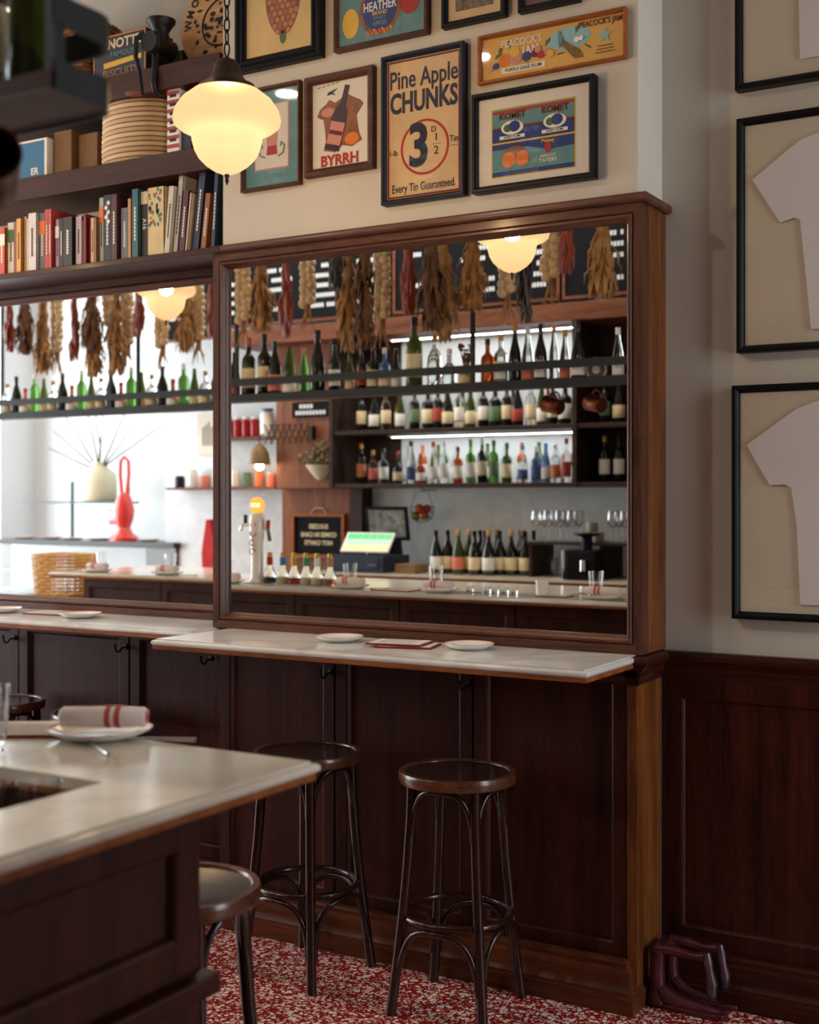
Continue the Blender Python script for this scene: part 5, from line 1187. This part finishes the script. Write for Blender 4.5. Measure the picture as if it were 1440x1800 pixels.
o = MB(); pts = [(-7.06, 1.40), (-7.0, 1.40), (-6.95, 1.12), (-6.96, .86), (-7.10, .86), (-7.11, 1.12)]; o.prism_xz(pts, -.548, -.50)
tag(o.build('hanging_apron', plain('red_cloth', (176, 40, 40), .9, noise=.2, nscale=12), bevel=.012), 'red cloth apron hanging on the marble wall below the canister shelf', 'apron')

# ================================================================== THINGS ALONG THE BAR
r = empty('beer_tap', (-4.495, 1.70, BZ), 'white ceramic beer tap with red marks and a glowing round badge', 'tap')
MB().lathe([(0, 0), (.042, 0), (.044, .01), (.036, .03), (.034, .20), (.042, .27), (.046, .34), (.040, .39), (.02, .405), (0, .405)], 28).build('column', PORC, r, smooth=50)
BADGE = plain('lit_badge', (255, 170, 60), .4, emit=(255, 160, 50), estr=1.6); BADGEW = plain('lit_badge_centre', (255, 240, 200), .4, emit=(255, 235, 190), estr=2.2)
m = MB().lathe([(0, -.014), (.042, -.014), (.046, -.008), (.046, .008), (.042, .014), (0, .014)], 28); m.build('badge', BADGE, r, smooth=40, loc=(0, 0, .445), rot=(PI/2, 0, 0))
for z, w in ((.452, .032), (.440, .03)): MB().box(-w, w, -.016, .016, z-.004, z+.004).build('badge_band', BADGEW, r)
for k in range(4):
    MB().tube([(.020*math.cos(t), .040+.004*(k < 2), .18+k*.052+.016*math.sin(t)) for t in [2*PI*i/12*.8+k for i in range(12)]], .0032, 5).build('red_mark', REDI, r)
MB().tube([(-.04, 0, .33), (-.10, 0, .335), (-.12, 0, .30)], .011, 8).build('tap_spout', CHROME, r, smooth=True); MB().tube([(-.085, 0, .335), (-.085, 0, .39)], .012, 8).build('tap_handle', CAP_BLACK, r, smooth=True)
MB().tube([(.04, 0, .30), (.075, 0, .31), (.09, 0, .24)], .012, 8).build('tap_spout', CHROME, r, smooth=True); MB().tube([(.075, 0, .31), (.08, 0, .36)], .013, 8).build('tap_handle', REDI, r, smooth=True)
for x, band, liq, nm in ((-4.405, CAP_RED, DGLASS, 'red tape'), (-4.313, CAP_BLUE, CGLASS, 'blue tape'), (-4.232, CAP_GOLD, RGLASS, 'gold top'), (-4.150, CAP_GREEN, CGLASS, 'green tape'), (-4.075, CAP_WHITE, CGLASS, 'white top'), (-3.988, CAP_CORK, AGLASS, 'cork top')):
    o = MB().lathe([(0, 0), (.034, 0), (.038, .006), (.037, .04), (.026, .075), (.015, .10), (.013, .15), (.015, .155), (0, .156)], 18).build('syrup_bottle', CGLASS, smooth=50); o.location = (x, 1.70, BZ+.0005)
    MB().lathe([(0, .003), (.031, .003), (.034, .008), (.033, .036), (0, .037)], 18).build('liquid', liq if liq is not CGLASS else LAB_CREAM, o, smooth=50)
    MB().lathe([(.0160, .104), (.0178, .106), (.0178, .150), (.0160, .152)], 14).build('neck_band', band, o); MB().lathe([(0, .156), (.0155, .154), (.0155, .172), (.012, .178), (0, .178)], 12).build('pourer', CAP_GOLD, o, smooth=True)
    tag(o, 'small syrup bottle with '+nm+' on its neck beside the beer tap', 'bottle', 'syrup bottles by the tap')
for i, (x, near) in enumerate(((-4.62, 'beside the beer tap'), (-3.78, 'facing the timber wall panel'), (-3.235, 'in the middle of the bar'), (-2.33, 'toward the sunken well'), (-5.45, 'past the beer tap'), (-6.05, 'at the far end of the bar'))):
    plate((x, 1.815, BZ+.0005), .105, 'white plate under a rolled napkin '+near, 'napkin plates along the bar'); napkin((x, 1.815, BZ+.0195), PI+.05, 'rolled striped napkin on a plate '+near)
    copy_tree(tb, (x-.09 if i != 0 else x-.10, 1.68, BZ+.0005), label='clear faceted tumbler set behind the napkin '+near, group='faceted water tumblers')
    cutlery((x+.15, 1.83, BZ+.001), PI*.92, 'steel fork beside the napkin plate '+near, True)
menu((-3.49, 1.80, BZ+.0005), .05, 'red backed menu lying between two napkin plates on the bar', .24, .17)
menu((-2.60, 1.78, BZ+.0005), -.05, 'red backed menu lying near the salt jars on the bar', .16, .12)
for i, x in enumerate((-3.074, -2.975, -2.93, -2.875, -2.825)):
    o = MB().lathe([(0, 0), (.017, 0), (.018, .004), (.018, .022), (.015, .025), (0, .025)], 16).build('salt_jar', CGLASS, smooth=40); o.location = (x, 1.77, BZ+.0005)
    MB().lathe([(0, .025), (.018, .025), (.018, .037), (0, .038)], 16).build('lid', CAP_WHITE, o, smooth=40); tag(o, 'tiny salt jar with a white lid on the bar', 'jar', 'tiny salt jars')
m = MB().lathe([(0, 0), (.03, 0), (.034, .07), (.030, .07), (.027, .006), (0, .006)], 18).build('straw_cup', PORC, smooth=40); m.location = (-2.72, 1.66, BZ+.0005); tag(m, 'small white cup on the bar beside the salt jars', 'cup')

# ================================================================== FAR END RECESS (seen in the alcove mirror)
r = empty('display_counter', (-8.65, -.72, 0), 'glass fronted display counter with a dark stone slab in the white recess', 'counter')
MB().box(-1.25, 1.25, -.24, .22, 0, .70).build('base', plain('counter_grey', (150, 160, 166), .5), r); MB().box(-1.27, 1.27, -.26, .26, 1.145, 1.195).build('stone_slab', plain('dark_slab', (44, 42, 44), .3), r, bevel=.003)
MB().box(-1.25, 1.25, .205, .215, .70, 1.145).build('front_pane', PANE, r); MB().box(-1.25, 1.25, -.24, -.22, .70, 1.145).build('back_wall', WALL_W, r); MB().box(.90, 1.25, -.22, .20, .70, 1.145).build('dark_end', DKW, r)
MB().box(-1.24, .90, -.20, .19, .90, .906).build('glass_shelf', CGLASS, r)
r = empty('lever_juicer', (-8.10, -.62, 1.1955), 'tall red lever citrus press on the display counter', 'juicer')
RP = plain('red_enamel', (206, 52, 44), .3, coat=.4)
MB().lathe([(0, 0), (.13, 0), (.13, .03), (.08, .07), (.055, .12), (.085, .20), (.095, .28), (.07, .38), (.045, .43), (0, .44)], 24).build('body', RP, r, smooth=40)
MB().tube([(-.03, 0, .42), (-.05, 0, .60), (-.045, 0, .72), (0, 0, .76), (.05, 0, .72), (.055, 0, .60), (.03, 0, .42)], .019, 8).build('lever', RP, r, smooth=True)
MB().tube([(0, 0, .30), (-.18, 0, .30)], .03, 10).build('press_cup', CHROME, r, smooth=True); MB().tube([(0, 0, .17), (-.17, 0, .17)], .022, 10).build('strainer', RP, r, smooth=True)
r = empty('steel_ledge', (-9.20, -1.18, 1.53), 'grey steel ledge carrying the ceramic vase in the white recess', 'shelf')
MB().box(-.62, .62, -.16, .16, 0, .02).build('plate', STEEL_G, r)
for xx in (-.25, .5): MB().box(xx-.012, xx+.012, -.15, -.12, -1.53, .22).build('upright', STEEL_G, r)
r = empty('branch_vase', (-8.95, -1.18, 1.5505), 'large cream ceramic vase of bare branches on the steel ledge', 'vase')
MB().lathe([(0, 0), (.15, 0), (.17, .02), (.175, .20), (.16, .28), (.09, .33), (.07, .35), (.075, .38), (.06, .38), (.055, .34), (0, .33)], 28).build('pot', plain('celadon_cream', (208, 200, 170), .4), r, smooth=45)
m = MB()
for k in range(9):
    a = -1.25+k*.29; ln = random.uniform(.55, 1.0); pts = [Vector((0, 0, .3))]
    for q in range(4): pts.append(pts[-1]+Vector((math.sin(a)*ln/4+random.uniform(-.02, .02), random.uniform(-.03, .03), math.cos(a)*ln/4)))
    m.tube(pts, [.012, .010, .008, .007, .004], 5)
m.build('branches', plain('bare_twig', (84, 66, 54), .8), r)
for i, (x, y) in enumerate(((-8.45, -.66), (-8.75, -.62), (-9.1, -.70), (-9.4, -.62), (-7.85, -.66))):
    plate((x, y, 1.1955), .11, 'white serving dish on the display counter near the red juicer', 'dishes on the display counter')
o = MB().box(-7.0, -6.42, 1.20, 1.70, 0, .90).build('service_plinth', W_BAR, bevel=.004); tag(o, 'low timber service plinth past the end of the bar', 'plinth')
weave_basket('wicker_bin', (-6.70, 1.47, .9005), 'pale open woven basket on the service plinth past the end of the bar', .36, .30, .29, WICKERL, 12, 12, .008, 1.12)
